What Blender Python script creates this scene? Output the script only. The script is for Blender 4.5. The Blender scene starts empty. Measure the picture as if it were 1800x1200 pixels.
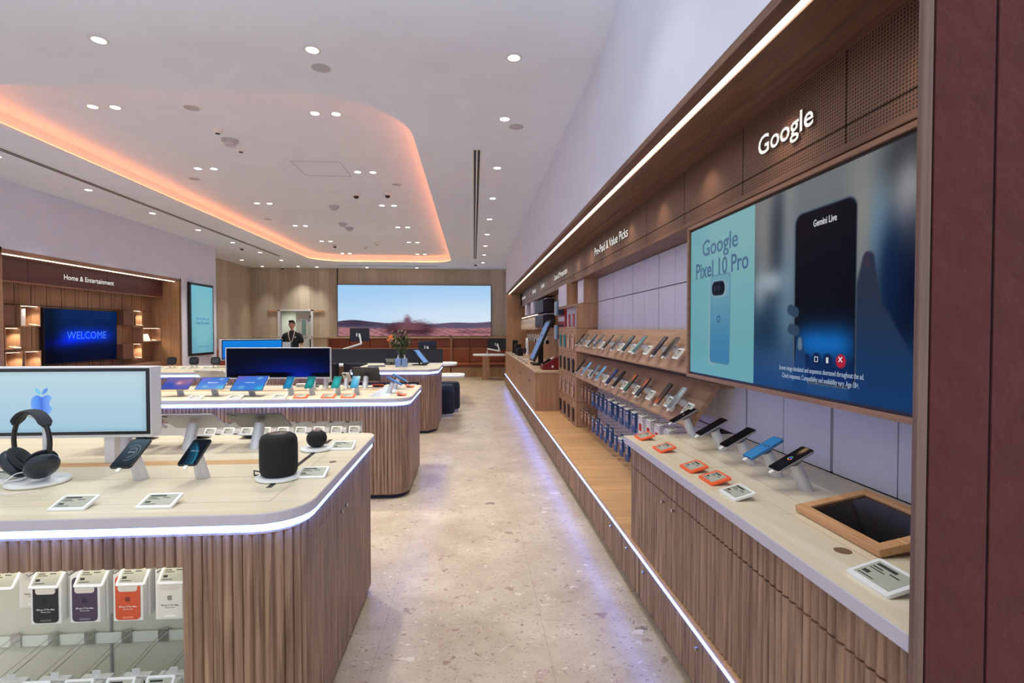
import bpy, bmesh, math, random
import numpy as np
from mathutils import Vector, Matrix, Euler
random.seed(7)
C = bpy.context.scene.collection
PI = math.pi
# ------------------------------------------------------------------ camera
cam = bpy.data.cameras.new('camera'); camo = bpy.data.objects.new('camera', cam); C.objects.link(camo)
FPX = 920.0
cam.sensor_width = 36; cam.lens = FPX / 1800 * 36; cam.clip_start = 0.02; cam.clip_end = 200
YAW = math.atan(69 / FPX); PIT = math.atan(20 / FPX)
camo.location = (0, 0, 1.5); camo.rotation_euler = (PI/2 - PIT, 0, -YAW)
bpy.context.scene.camera = camo
# ------------------------------------------------------------------ view, world
vs = bpy.context.scene.view_settings
vs.view_transform = 'Standard'; vs.look = 'None'; vs.gamma = 1; vs.use_curve_mapping = False; vs.exposure = 0.0
bpy.context.scene.render.film_transparent = False
try:
    cy = bpy.context.scene.cycles
    cy.use_denoising = True; cy.sample_clamp_indirect = 4; cy.max_bounces = 8; cy.diffuse_bounces = 4
    cy.glossy_bounces = 3; cy.caustics_reflective = False; cy.caustics_refractive = False
except Exception: pass
w = bpy.data.worlds.new('mall_light'); bpy.context.scene.world = w; w.use_nodes = True
w.node_tree.nodes['Background'].inputs[0].default_value = (0.84, 0.91, 1.0, 1)
w.node_tree.nodes['Background'].inputs[1].default_value = 1.25
K_SPOT = 5.1
# ------------------------------------------------------------------ helpers
def lin(c):
    return tuple((x/255/12.92 if x/255 <= .04045 else ((x/255+.055)/1.055)**2.4) for x in c[:3])
def P(px, py, **k):
    """3-D point where the line of sight through a photo pixel meets a plane x=, y= or z="""
    u = (px-900)/FPX; v = (600-py)/FPX
    d = camo.rotation_euler.to_matrix() @ Vector((u, v, -1))
    (a, val), = k.items(); i = 'xyz'.index(a); o = Vector((0, 0, 1.5))
    return o + d*((val-o[i])/d[i])
class MB:
    def __init__(s): s.v = []; s.f = []; s.m = []
    def add(s, vs_, fs, mi=0):
        n = len(s.v); s.v += [tuple(p) for p in vs_]
        for f in fs: s.f.append([i+n for i in f]); s.m.append(mi)
        return s
    def box(s, x0, y0, z0, x1, y1, z1, mi=0):
        a, b = sorted((x0, x1)); c, d = sorted((y0, y1)); e, g = sorted((z0, z1))
        return s.add([(a,c,e),(b,c,e),(b,d,e),(a,d,e),(a,c,g),(b,c,g),(b,d,g),(a,d,g)],
                     [(3,2,1,0),(4,5,6,7),(0,1,5,4),(1,2,6,5),(2,3,7,6),(3,0,4,7)], mi)
    def prism(s, poly, z0, z1, mi=0, top=None, bot=None):
        n = len(poly)
        a = sum(poly[i][0]*poly[(i+1)%n][1]-poly[(i+1)%n][0]*poly[i][1] for i in range(n))
        if a < 0: poly = poly[::-1]
        k = len(s.v)
        s.v += [(x, y, z0) for x, y in poly] + [(x, y, z1) for x, y in poly]
        for i in range(n):
            j = (i+1) % n; s.f.append([k+i, k+j, k+n+j, k+n+i]); s.m.append(mi)
        s.f.append([k+n+i for i in range(n)]); s.m.append(mi if top is None else top)
        s.f.append([k+i for i in range(n)][::-1]); s.m.append(mi if bot is None else bot)
        return s
    def loft(s, rings, mi=0, cap=True, closed=True):
        n = len(rings[0]); k = len(s.v)
        for r in rings: s.v += [tuple(p) for p in r]
        for j in range(len(rings)-1):
            for i in range(n if closed else n-1):
                i2 = (i+1) % n
                s.f.append([k+j*n+i, k+j*n+i2, k+(j+1)*n+i2, k+(j+1)*n+i]); s.m.append(mi)
        if cap:
            s.f.append([k+i for i in range(n)][::-1]); s.m.append(mi)
            s.f.append([k+(len(rings)-1)*n+i for i in range(n)]); s.m.append(mi)
        return s
    def lathe(s, prof, n=24, c=(0,0,0), mi=0, cap=True):
        rings = [[(c[0]+r*math.cos(2*PI*i/n), c[1]+r*math.sin(2*PI*i/n), c[2]+z) for i in range(n)] for r, z in prof]
        return s.loft(rings, mi, cap)
    def tube(s, pts, r, n=8, mi=0):
        pts = [Vector(p) for p in pts]; rings = []
        rr = r if isinstance(r, (list, tuple)) else [r]*len(pts)
        t0 = (pts[1]-pts[0]).normalized()
        nrm = t0.orthogonal().normalized()
        for i, p in enumerate(pts):
            t = (pts[min(i+1, len(pts)-1)]-pts[max(i-1, 0)]).normalized()
            nrm = (nrm - t*nrm.dot(t)); nrm = nrm.normalized() if nrm.length > 1e-6 else t.orthogonal().normalized()
            b = t.cross(nrm)
            rings.append([p + nrm*math.cos(2*PI*k/n)*rr[i] + b*math.sin(2*PI*k/n)*rr[i] for k in range(n)])
        return s.loft(rings, mi)
    def ell(s, c, r, n=16, m=10, mi=0):
        rings = []
        for j in range(m+1):
            a = -PI/2 + PI*j/m; a = max(min(a, PI/2-.05), -PI/2+.05)
            rings.append([(c[0]+r[0]*math.cos(a)*math.cos(2*PI*i/n), c[1]+r[1]*math.cos(a)*math.sin(2*PI*i/n), c[2]+r[2]*math.sin(a)) for i in range(n)])
        return s.loft(rings, mi)
    def rbox(s, w, d, h, r, c=(0,0,0), mi=0, top=None, n=5):
        return s.prism([(c[0]+x, c[1]+y) for x, y in rrect(w, d, r, n)], c[2], c[2]+h, mi, top)
    def xf(s, M):
        s.v = [tuple(M @ Vector(p)) for p in s.v]; return s
    def join(s, o):
        k = len(s.v); s.v += o.v; s.f += [[i+k for i in f] for f in o.f]; s.m += o.m; return s
    def build(s, name, mats, parent=None, smooth=False, bevel=0, loc=None, rot=None, ang=40):
        me = bpy.data.meshes.new(name); me.from_pydata(s.v, [], s.f)
        if not isinstance(mats, (list, tuple)): mats = [mats]
        for m in mats: me.materials.append(m)
        me.polygons.foreach_set('material_index', s.m)
        if smooth:
            me.polygons.foreach_set('use_smooth', [True]*len(s.f)); me.set_sharp_from_angle(angle=math.radians(ang))
        me.update()
        o = bpy.data.objects.new(name, me); C.objects.link(o)
        if parent: o.parent = parent
        if loc is not None: o.location = loc
        if rot is not None: o.rotation_euler = rot
        if bevel:
            b = o.modifiers.new('bevel', 'BEVEL'); b.width = bevel; b.segments = 2; b.limit_method = 'ANGLE'; b.angle_limit = math.radians(50)
        return o
def rrect(w, d, r, n=5):
    out = []
    for cx, cy, a0 in ((w/2-r, d/2-r, 0), (-w/2+r, d/2-r, PI/2), (-w/2+r, -d/2+r, PI), (w/2-r, -d/2+r, 1.5*PI)):
        for i in range(n+1):
            a = a0+PI/2*i/n; out.append((cx+r*math.cos(a), cy+r*math.sin(a)))
    return out
def thing(name, label, cat, loc=(0,0,0), rz=0, group=None, rot=None):
    o = bpy.data.objects.new(name, None); C.objects.link(o); o.empty_display_size = .05
    o.location = loc; o.rotation_euler = rot if rot else (0, 0, rz)
    o['label'] = label; o['category'] = cat
    if group: o['group'] = group
    return o
def tag(o, label, cat, group=None, kind=None):
    o['label'] = label; o['category'] = cat
    if group: o['group'] = group
    if kind: o['kind'] = kind
    return o
def S(o): o['kind'] = 'structure'; return o
def dup(root, label, loc=None, rz=None, group=None, rot=None):
    r = root.copy(); C.objects.link(r); r['label'] = label
    if loc is not None: r.location = loc
    if rz is not None: r.rotation_euler = (0, 0, rz)
    if rot is not None: r.rotation_euler = rot
    if group: r['group'] = group
    for ch in list(root.children):
        c = ch.copy(); C.objects.link(c); c.parent = r
        for g in list(ch.children):
            d = g.copy(); C.objects.link(d); d.parent = c
    return r
def spot(name, loc, power, size=96, blend=.9, col=(.97, 1.0, .90), rot=None, rad=.04):
    l = bpy.data.lights.new(name, 'SPOT'); l.energy = power*K_SPOT; l.spot_size = math.radians(size); l.spot_blend = blend; l.color = col; l.shadow_soft_size = rad
    o = bpy.data.objects.new(name, l); C.objects.link(o); o.location = loc
    if rot: o.rotation_euler = rot
    return o
def ordn(i):
    return ['first','second','third','fourth','fifth','sixth','seventh','eighth','ninth','tenth','eleventh','twelfth','thirteenth','fourteenth','fifteenth','sixteenth','seventeenth','eighteenth','nineteenth','twentieth'][i]
def text(parent, s, size, mat_, M_, depth=.001, bold=0.0, name='lettering', align='CENTER', per_letter=False, sx=1.0, spacing=1.0, label=None, width=None):
    """text standing in the local XY plane, moved by matrix M; real extruded letters"""
    cu = bpy.data.curves.new(name, 'FONT'); cu.body = s; cu.size = size; cu.extrude = depth; cu.offset = bold
    cu.align_x = align; cu.resolution_u = 3; cu.space_character = spacing
    to = bpy.data.objects.new(name, cu); C.objects.link(to)
    dg = bpy.context.evaluated_depsgraph_get(); me = bpy.data.meshes.new_from_object(to.evaluated_get(dg))
    C.objects.unlink(to); bpy.data.objects.remove(to)
    if width: xs = [v.co.x for v in me.vertices]; sx = width/(max(xs)-min(xs))
    me.transform(M_ @ Matrix.Diagonal((sx, 1, 1, 1))); me.materials.clear(); me.materials.append(mat_)
    nz = (M_.to_3x3() @ Vector((0, 0, 1))).normalized()
    if depth > .002:
        me.materials.append(M['letter_side'])
        for p_ in me.polygons:
            if abs(p_.normal.dot(nz)) < .7: p_.material_index = 1
    if not per_letter:
        o = bpy.data.objects.new(name, me); C.objects.link(o)
        if parent: o.parent = parent
        if label: o['label'] = label
        return o
    bm = bmesh.new(); bm.from_mesh(me); bmesh.ops.remove_doubles(bm, verts=bm.verts, dist=1e-5); bm.verts.index_update(); bm.verts.ensure_lookup_table()
    seen = set(); out = []
    for v in bm.verts:
        if v.index in seen: continue
        st = [v]; comp = []
        seen.add(v.index)
        while st:
            a = st.pop(); comp.append(a)
            for e in a.link_edges:
                b = e.other_vert(a)
                if b.index not in seen: seen.add(b.index); st.append(b)
        fs = {f for a in comp for f in a.link_faces}; idx = {a.index: i for i, a in enumerate(comp)}
        m2 = bpy.data.meshes.new('letter'); m2.from_pydata([a.co[:] for a in comp], [], [[idx[q.index] for q in f.verts] for f in fs]); m2.materials.append(mat_); m2.materials.append(M['letter_side']); m2.polygons.foreach_set('material_index', [f.material_index for f in fs])
        o = bpy.data.objects.new('letter', m2); C.objects.link(o); o.parent = parent; out.append(o)
    bm.free(); return out
# ------------------------------------------------------------------ materials
def nt(name):
    m = bpy.data.materials.new(name); m.use_nodes = True
    return m, m.node_tree.nodes, m.node_tree.links, m.node_tree.nodes['Principled BSDF']
def plain(name, c, rough=.5, metal=0, noise=0, ns=30, bump=0, bs=200, coat=0, alpha=1, trans=0, sheen=0):
    m, N, L, b = nt(name); c = lin(c)
    b.inputs['Roughness'].default_value = rough; b.inputs['Metallic'].default_value = metal
    b.inputs['Coat Weight'].default_value = coat; b.inputs['Alpha'].default_value = alpha
    b.inputs['Transmission Weight'].default_value = trans; b.inputs['Sheen Weight'].default_value = sheen
    tc = N.new('ShaderNodeTexCoord')
    n = N.new('ShaderNodeTexNoise'); n.inputs['Scale'].default_value = ns; n.inputs['Detail'].default_value = 3
    L.new(tc.outputs['Object'], n.inputs['Vector'])
    r = N.new('ShaderNodeValToRGB'); k = max(noise, .015)
    r.color_ramp.elements[0].position = .3; r.color_ramp.elements[1].position = .7
    r.color_ramp.elements[0].color = tuple(x*(1-k) for x in c)+(1,); r.color_ramp.elements[1].color = tuple(min(1, x*(1+k)) for x in c)+(1,)
    L.new(n.outputs['Fac'], r.inputs['Fac']); L.new(r.outputs['Color'], b.inputs['Base Color'])
    if bump:
        n2 = N.new('ShaderNodeTexNoise'); n2.inputs['Scale'].default_value = bs; n2.inputs['Detail'].default_value = 4
        L.new(tc.outputs['Object'], n2.inputs['Vector'])
        bu = N.new('ShaderNodeBump'); bu.inputs['Strength'].default_value = bump; bu.inputs['Distance'].default_value = .01
        L.new(n2.outputs['Fac'], bu.inputs['Height']); L.new(bu.outputs['Normal'], b.inputs['Normal'])
    return m
def wood(name, c1, c2, grain='z', rough=.5, scale=1.0, plank=None, dark=None):
    """straight-grained timber; grain axis x, y or z; plank=(axis, width) adds board joints and tones"""
    m, N, L, b = nt(name); b.inputs['Roughness'].default_value = rough
    tc = N.new('ShaderNodeTexCoord'); mp = N.new('ShaderNodeMapping')
    sc = {'x': (2, 45, 45), 'y': (45, 2, 45), 'z': (45, 45, 2)}[grain]
    mp.inputs['Scale'].default_value = tuple(s*scale for s in sc)
    L.new(tc.outputs['Object'], mp.inputs['Vector'])
    n = N.new('ShaderNodeTexNoise'); n.inputs['Scale'].default_value = 1; n.inputs['Detail'].default_value = 6; n.inputs['Distortion'].default_value = .9
    L.new(mp.outputs['Vector'], n.inputs['Vector'])
    mp2 = N.new('ShaderNodeMapping'); sc2 = {'x': (1.2, 180, 180), 'y': (180, 1.2, 180), 'z': (180, 180, 1.2)}[grain]
    mp2.inputs['Scale'].default_value = tuple(s*scale for s in sc2); L.new(tc.outputs['Object'], mp2.inputs['Vector'])
    n2 = N.new('ShaderNodeTexNoise'); n2.inputs['Scale'].default_value = 1; n2.inputs['Detail'].default_value = 2; L.new(mp2.outputs['Vector'], n2.inputs['Vector'])
    mx = N.new('ShaderNodeMath'); mx.operation = 'MULTIPLY_ADD'; mx.inputs[1].default_value = .35; L.new(n2.outputs['Fac'], mx.inputs[0]); 
    sb = N.new('ShaderNodeMath'); sb.operation = 'SUBTRACT'; sb.inputs[1].default_value = .17; L.new(n.outputs['Fac'], sb.inputs[0]); L.new(sb.outputs[0], mx.inputs[2])
    r = N.new('ShaderNodeValToRGB'); r.color_ramp.elements[0].position = .28; r.color_ramp.elements[1].position = .72
    r.color_ramp.elements[0].color = lin(c1)+(1,); r.color_ramp.elements[1].color = lin(c2)+(1,)
    L.new(mx.outputs[0], r.inputs['Fac']); out = r.outputs['Color']
    if plank:
        sx = N.new('ShaderNodeSeparateXYZ'); L.new(tc.outputs['Object'], sx.inputs[0])
        d = N.new('ShaderNodeMath'); d.operation = 'DIVIDE'; d.inputs[1].default_value = plank[1]; L.new(sx.outputs[plank[0].upper()], d.inputs[0])
        fl = N.new('ShaderNodeMath'); fl.operation = 'FLOOR'; L.new(d.outputs[0], fl.inputs[0])
        wn = N.new('ShaderNodeTexWhiteNoise'); wn.noise_dimensions = '1D'; L.new(fl.outputs[0], wn.inputs['W'])
        mr = N.new('ShaderNodeMapRange'); mr.inputs['To Min'].default_value = .86; mr.inputs['To Max'].default_value = 1.08; L.new(wn.outputs['Value'], mr.inputs['Value'])
        fr = N.new('ShaderNodeMath'); fr.operation = 'FRACT'; L.new(d.outputs[0], fr.inputs[0])
        gt = N.new('ShaderNodeMath'); gt.operation = 'GREATER_THAN'; gt.inputs[1].default_value = plank[2] if len(plank) > 2 else .03; L.new(fr.outputs[0], gt.inputs[0])
        mr2 = N.new('ShaderNodeMapRange'); mr2.inputs['To Min'].default_value = dark if dark is not None else .6; L.new(gt.outputs[0], mr2.inputs['Value'])
        mu = N.new('ShaderNodeMath'); mu.operation = 'MULTIPLY'; L.new(mr.outputs[0], mu.inputs[0]); L.new(mr2.outputs[0], mu.inputs[1])
        vm = N.new('ShaderNodeVectorMath'); vm.operation = 'SCALE'; L.new(out, vm.inputs[0]); L.new(mu.outputs[0], vm.inputs['Scale']); out = vm.outputs[0]
    L.new(out, b.inputs['Base Color']); return m
def emit(name, c, s=1.0, raw=False):
    m, N, L, b = nt(name); c = c if raw else lin(c)
    b.inputs['Base Color'].default_value = (.02, .02, .02, 1); b.inputs['Roughness'].default_value = .35
    b.inputs['Emission Color'].default_value = (*c, 1); b.inputs['Emission Strength'].default_value = s
    return m
def screenmat(name, s=1.0, rough=.25):
    m, N, L, b = nt(name); b.inputs['Base Color'].default_value = (.002, .002, .003, 1); b.inputs['Roughness'].default_value = rough
    a = N.new('ShaderNodeAttribute'); a.attribute_name = 'Col'; L.new(a.outputs['Color'], b.inputs['Emission Color']); b.inputs['Specular IOR Level'].default_value = .03
    b.inputs['Emission Strength'].default_value = s; return m
def gridimg(name, fn, nx, ny, place, mat_, parent):
    """picture shown on a screen: a fine grid whose vertex colours are computed by fn(u,v)"""
    u, v = np.meshgrid(np.linspace(0, 1, nx), np.linspace(0, 1, ny))
    rgb = np.clip(fn(u, v), 0, 255)/255.
    rgb = np.where(rgb <= .04045, rgb/12.92, ((rgb+.055)/1.055)**2.4)
    vs_ = [place(a, b_) for a, b_ in zip(u.ravel(), v.ravel())]
    fs = [(j*nx+i, j*nx+i+1, (j+1)*nx+i+1, (j+1)*nx+i) for j in range(ny-1) for i in range(nx-1)]
    me = bpy.data.meshes.new(name); me.from_pydata(vs_, [], fs); me.materials.append(mat_)
    ca = me.color_attributes.new('Col', 'FLOAT_COLOR', 'POINT')
    ca.data.foreach_set('color', np.concatenate([rgb.reshape(-1, 3), np.ones((nx*ny, 1))], 1).astype(np.float32).ravel())
    o = bpy.data.objects.new(name, me); C.objects.link(o); o.parent = parent; return o
def terrazzo():
    m, N, L, b = nt('terrazzo'); b.inputs['Roughness'].default_value = .30
    tc = N.new('ShaderNodeTexCoord'); co = tc.outputs['Object']
    n = N.new('ShaderNodeTexNoise'); n.inputs['Scale'].default_value = 2.2; n.inputs['Detail'].default_value = 9; L.new(co, n.inputs['Vector'])
    n.inputs['Roughness'].default_value = .7
    r = N.new('ShaderNodeValToRGB'); r.color_ramp.elements[0].position = .3; r.color_ramp.elements[1].position = .7
    r.color_ramp.elements[0].color = lin((170, 148, 120))+(1,); r.color_ramp.elements[1].color = lin((212, 193, 164))+(1,)
    L.new(n.outputs['Fac'], r.inputs['Fac']); cur = r.outputs['Color']
    wn = N.new('ShaderNodeTexNoise'); wn.inputs['Scale'].default_value = 14; wn.inputs['Detail'].default_value = 4; L.new(co, wn.inputs['Vector'])
    ad = N.new('ShaderNodeVectorMath'); ad.operation = 'MULTIPLY_ADD'; ad.inputs[1].default_value = (.13, .13, .13); L.new(wn.outputs['Color'], ad.inputs[0]); L.new(co, ad.inputs[2])
    for sc, thr, stretch, frac in ((11, .028, 1.4, .26), (24, .028, 1.7, .42), (48, .018, 1.5, .55), (95, .02, 1, .55)):
        mp = N.new('ShaderNodeMapping'); mp.inputs['Scale'].default_value = (1, stretch, 1); mp.inputs['Rotation'].default_value = (0, 0, sc*.37); mp.inputs['Location'].default_value = (sc, sc*2, 0)
        L.new(ad.outputs[0], mp.inputs['Vector'])
        vo = N.new('ShaderNodeTexVoronoi'); vo.inputs['Scale'].default_value = sc; L.new(mp.outputs['Vector'], vo.inputs['Vector'])
        sep = N.new('ShaderNodeSeparateColor'); L.new(vo.outputs['Color'], sep.inputs[0])
        # chip where distance < size*random and the cell is chosen
        mr = N.new('ShaderNodeMapRange'); mr.inputs['From Min'].default_value = 1-frac; mr.inputs['From Max'].default_value = 1; mr.inputs['To Min'].default_value = 0; mr.inputs['To Max'].default_value = .42
        L.new(sep.outputs[0], mr.inputs['Value'])
        lt = N.new('ShaderNodeMath'); lt.operation = 'LESS_THAN'; L.new(vo.outputs['Distance'], lt.inputs[0]); L.new(mr.outputs[0], lt.inputs[1])
        cr = N.new('ShaderNodeValToRGB'); e = cr.color_ramp.elements; cr.color_ramp.interpolation = 'CONSTANT'
        e[0].color = lin((150, 118, 100))+(1,); e[0].position = 0; e[1].position = .33; e[1].color = lin((226, 210, 190))+(1,)
        for p_, c_ in ((.45, (184, 150, 132)), (.62, (190, 165, 138)), (.78, (160, 128, 112)), (.92, (112, 92, 82))):
            q = e.new(p_); q.color = lin(c_)+(1,)
        L.new(sep.outputs[1], cr.inputs['Fac'])
        fm = N.new('ShaderNodeMath'); fm.operation = 'MULTIPLY'; fm.inputs[1].default_value = .75; L.new(lt.outputs[0], fm.inputs[0])
        mx = N.new('ShaderNodeMix'); mx.data_type = 'RGBA'; L.new(fm.outputs[0], mx.inputs[0]); L.new(cur, mx.inputs[6]); L.new(cr.outputs['Color'], mx.inputs[7]); cur = mx.outputs[2]
    sx = N.new('ShaderNodeSeparateXYZ'); L.new(co, sx.inputs[0]); prev = None
    for ax, wd, off in (('X', .8, .45), ('Y', 1.75, .85)):
        a = N.new('ShaderNodeMath'); a.operation = 'ADD'; a.inputs[1].default_value = off+80*wd; L.new(sx.outputs[ax], a.inputs[0])
        d = N.new('ShaderNodeMath'); d.operation = 'DIVIDE'; d.inputs[1].default_value = wd; L.new(a.outputs[0], d.inputs[0])
        f = N.new('ShaderNodeMath'); f.operation = 'FRACT'; L.new(d.outputs[0], f.inputs[0])
        l = N.new('ShaderNodeMath'); l.operation = 'LESS_THAN'; l.inputs[1].default_value = .004/wd; L.new(f.outputs[0], l.inputs[0])
        if prev is None: prev = l
        else:
            mm = N.new('ShaderNodeMath'); mm.operation = 'MAXIMUM'; L.new(prev.outputs[0], mm.inputs[0]); L.new(l.outputs[0], mm.inputs[1]); prev = mm
    fj = N.new('ShaderNodeMath'); fj.operation = 'MULTIPLY'; fj.inputs[1].default_value = .35; L.new(prev.outputs[0], fj.inputs[0])
    mx = N.new('ShaderNodeMix'); mx.data_type = 'RGBA'; L.new(fj.outputs[0], mx.inputs[0]); L.new(cur, mx.inputs[6]); mx.inputs[7].default_value = lin((120, 104, 90))+(1,)
    L.new(mx.outputs[2], b.inputs['Base Color']); return m
def perforated(name, c, axu='Y', pitch=.0125, hole=.33, dark=(24, 12, 8)):
    m, N, L, b = nt(name); b.inputs['Roughness'].default_value = .45
    tc = N.new('ShaderNodeTexCoord'); sx = N.new('ShaderNodeSeparateXYZ'); L.new(tc.outputs['Object'], sx.inputs[0]); ds = []
    for ax in (axu, 'Z'):
        d = N.new('ShaderNodeMath'); d.operation = 'DIVIDE'; d.inputs[1].default_value = pitch; L.new(sx.outputs[ax], d.inputs[0])
        f = N.new('ShaderNodeMath'); f.operation = 'FRACT'; L.new(d.outputs[0], f.inputs[0])
        q = N.new('ShaderNodeMath'); q.operation = 'SUBTRACT'; q.inputs[1].default_value = .5; L.new(f.outputs[0], q.inputs[0])
        s2 = N.new('ShaderNodeMath'); s2.operation = 'POWER'; s2.inputs[1].default_value = 2; L.new(q.outputs[0], s2.inputs[0]); ds.append(s2)
    a = N.new('ShaderNodeMath'); a.operation = 'ADD'; L.new(ds[0].outputs[0], a.inputs[0]); L.new(ds[1].outputs[0], a.inputs[1])
    l = N.new('ShaderNodeMath'); l.operation = 'LESS_THAN'; l.inputs[1].default_value = hole**2; L.new(a.outputs[0], l.inputs[0])
    mx = N.new('ShaderNodeMix'); mx.data_type = 'RGBA'; L.new(l.outputs[0], mx.inputs[0])
    mx.inputs[6].default_value = lin(c)+(1,); mx.inputs[7].default_value = lin(dark)+(1,); L.new(mx.outputs[2], b.inputs['Base Color'])
    return m
M = dict(
 soffit=wood('soffit_oak', (96, 68, 54), (128, 94, 74), 'y', .5),
 pillar=wood('pillar_oak', (96, 70, 62), (124, 94, 82), 'z', .5),
 ceiling=plain('ceiling_paint', (234, 239, 251), .9, noise=.02, ns=3),
 wallw=plain('wall_paint', (220, 222, 238), .85, noise=.02, ns=3),
 floor=terrazzo(),
 oak=wood('oak_fluted', (102, 76, 60), (178, 142, 114), 'z', .5),
 oakz=wood('oak_panel', (150, 112, 84), (186, 146, 112), 'z', .5),
 oaky=wood('oak_long', (128, 92, 72), (160, 120, 96), 'y', .5),
 oakx=wood('oak_across', (150, 112, 86), (184, 144, 112), 'x', .5),
 oakshelf=wood('oak_shelf', (150, 112, 88), (182, 146, 118), 'y', .45),
 platform=wood('oak_platform', (186, 138, 92), (214, 168, 120), 'x', .42, plank=('Y', .11, .03), dark=.75),
 niche=wood('niche_oak', (158, 116, 84), (192, 150, 112), 'z', .5, plank=('Y', .3, .03), dark=.35),
 top=wood('counter_veneer', (220, 204, 174), (234, 221, 196), 'x', .3, scale=.5),
 topy=wood('counter_veneer_long', (220, 204, 174), (234, 221, 196), 'y', .3, scale=.5),
 edge=plain('counter_edge', (196, 188, 196), .45),
 led=emit('blue_led', (.08, .22, 1.0), 26.0, raw=True),
 warm=emit('warm_led', (1.0, .86, .68), 6.0, raw=True),
 nichelit=emit('niche_led', (1.0, .96, .84), 9.0, raw=True),
 orange=emit('orange_led', (1.0, .24, .07), 11.0, raw=True),
 white=plain('white_plastic', (232, 232, 230), .4),
 silver=plain('satin_silver', (206, 206, 212), .38, .25),
 alu=plain('aluminium', (180, 182, 188), .35, .8),
 chrome=plain('chrome', (200, 200, 200), .15, 1),
 black=plain('black_plastic', (16, 16, 18), .35),
 blackm=plain('black_matte', (14, 14, 16), .8, bump=.3, bs=400),
 glass_b=plain('black_glass', (6, 6, 8), .08, coat=.5),
 kick=plain('kick_board', (46, 44, 60), .6),
 gap=plain('joint_black', (10, 10, 14), .8),
 panelw=plain('white_panel', (212, 212, 232), .55, noise=.02, ns=4),
 nichew=plain('niche_white', (214, 212, 196), .5),
 perf=perforated('perforated_brown', (116, 80, 60)),
 slat=wood('dark_slat', (96, 62, 50), (120, 80, 62), 'y', .5),
 plaster=plain('maroon_plaster', (86, 38, 38), .95, noise=.10, ns=14, bump=.9, bs=26),
 niche_strip=emit('niche_strip', (1.0, .86, .68), 14.0, raw=True),
 maroon=plain('maroon_panel', (84, 44, 44), .5, noise=.05),
 beige=wood('ribbed_beige', (182, 166, 146), (202, 186, 166), 'z', .75, scale=.6, plank=('X', .31, .012), dark=.75),
 beigey=wood('ribbed_beige_side', (182, 166, 146), (202, 186, 166), 'z', .75, scale=.6, plank=('Y', .31, .012), dark=.75),
 leather=plain('tan_leather', (150, 78, 44), .5, noise=.06, ns=8, bump=.15, bs=120),
 navy=plain('navy_fabric', (26, 36, 52), .85, bump=.3, bs=300),
 felt=plain('charcoal_felt', (44, 46, 54), .95),
 door=plain('door_paint', (196, 200, 196), .5),
 ink=plain('eink_grey', (172, 172, 156), .45),
 print=plain('printed_black', (40, 40, 40), .6),
 orangep=plain('orange_plastic', (240, 96, 48), .4),
 red=plain('red_plastic', (176, 26, 34), .4),
 rediv=plain('red_card', (200, 40, 40), .6),
 bluec=plain('blue_card', (46, 80, 132), .55, noise=.2, ns=18),
 browncard=plain('brown_card', (124, 86, 72), .6),
 letter_side=plain('letter_return', (120, 96, 84), .6),
 letter=emit('lit_letter', (240, 238, 234), 1.0),
 cable=plain('white_cable', (236, 234, 230), .45),
 clearp=plain('clear_plastic', (235, 232, 226), .15, alpha=.45),
 glass=plain('tinted_clear', (240, 245, 250), .05, alpha=.18),
 skin=plain('skin', (178, 126, 104), .55), hair=plain('black_hair', (24, 18, 18), .7, bump=.5, bs=60),
 tshirt=plain('black_cotton', (16, 16, 20), .9), trousers=plain('dark_trousers', (30, 32, 42), .9),
 wframe=plain('white_frame', (214, 212, 218), .5),
 lens=emit('lamp_lens', (1.0, .95, .88), 14.0, raw=True),
 dark_grille=plain('dark_grille', (24, 26, 34), .6),
 teal=plain('teal_case', (60, 150, 165), .5), grey=plain('grey_plastic', (128, 126, 128), .5),
 brownph=plain('brown_glass', (84, 70, 62), .25), stem=plain('plant_stem', (70, 88, 48), .7),
 leaf=plain('plant_leaf', (92, 104, 62), .7, noise=.2), leafd=plain('plant_dark_leaf', (44, 58, 40), .7, noise=.2),
 pink=plain('dried_flower', (150, 110, 104), .8), poppy=plain('orange_petal', (235, 120, 50), .6),
)
PHC = {}
def phc(c, e=.8):
    k = (c, e)
    if k not in PHC: PHC[k] = emit('screen_glow', c, e)
    return PHC[k]
# ================================================================== ROOM SHELL
CZ = 3.5; TZ = 3.7
def loop_fill(name, outer, holes, z, mat_, flip=True):
    bm = bmesh.new()
    for poly in [outer]+holes:
        vs_ = [bm.verts.new((x, y, z)) for x, y in poly]
        for i in range(len(vs_)): bm.edges.new((vs_[i], vs_[(i+1) % len(vs_)]))
    bmesh.ops.triangle_fill(bm, edges=bm.edges[:], use_beauty=True)
    me = bpy.data.meshes.new(name); bm.to_mesh(me); bm.free(); me.materials.append(mat_)
    o = bpy.data.objects.new(name, me); C.objects.link(o); return o
S(MB().box(-7.3, -4, -.1, 2.2, 18.9, 0).build('floor', M['floor']))
def tray_poly(off):
    x0, x1, y0, y1 = -4.6-off, -.61+off, 4.6-off, 15.8+off
    r = .9+off; out = []
    for cx, cy, a0, rr in ((x1-r*.75, y1-r*.75, 0, r*.75), (x0+r, y1-r, PI/2, r), (x0+r, y0+r, PI, r), (x1-r, y0+r, 1.5*PI, r)):
        for i in range(13):
            a = a0+PI/2*i/12; out.append((cx+rr*math.cos(a), cy+rr*math.sin(a)))
    return out
hole = tray_poly(0)
ce = S(loop_fill('ceiling', [(-7.2, 3.85), (2.0, 3.85), (2.0, 17.5), (-7.2, 17.5)], [hole], CZ, M['ceiling']))
t = MB(); h1 = tray_poly(.14); h0 = hole
n = len(hole)
ring = lambda p, z: [(x, y, z) for x, y in p]
t.loft([ring(h0, CZ), ring(h0, CZ+.03), ring(tray_poly(.15), CZ+.03)], cap=False)
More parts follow.
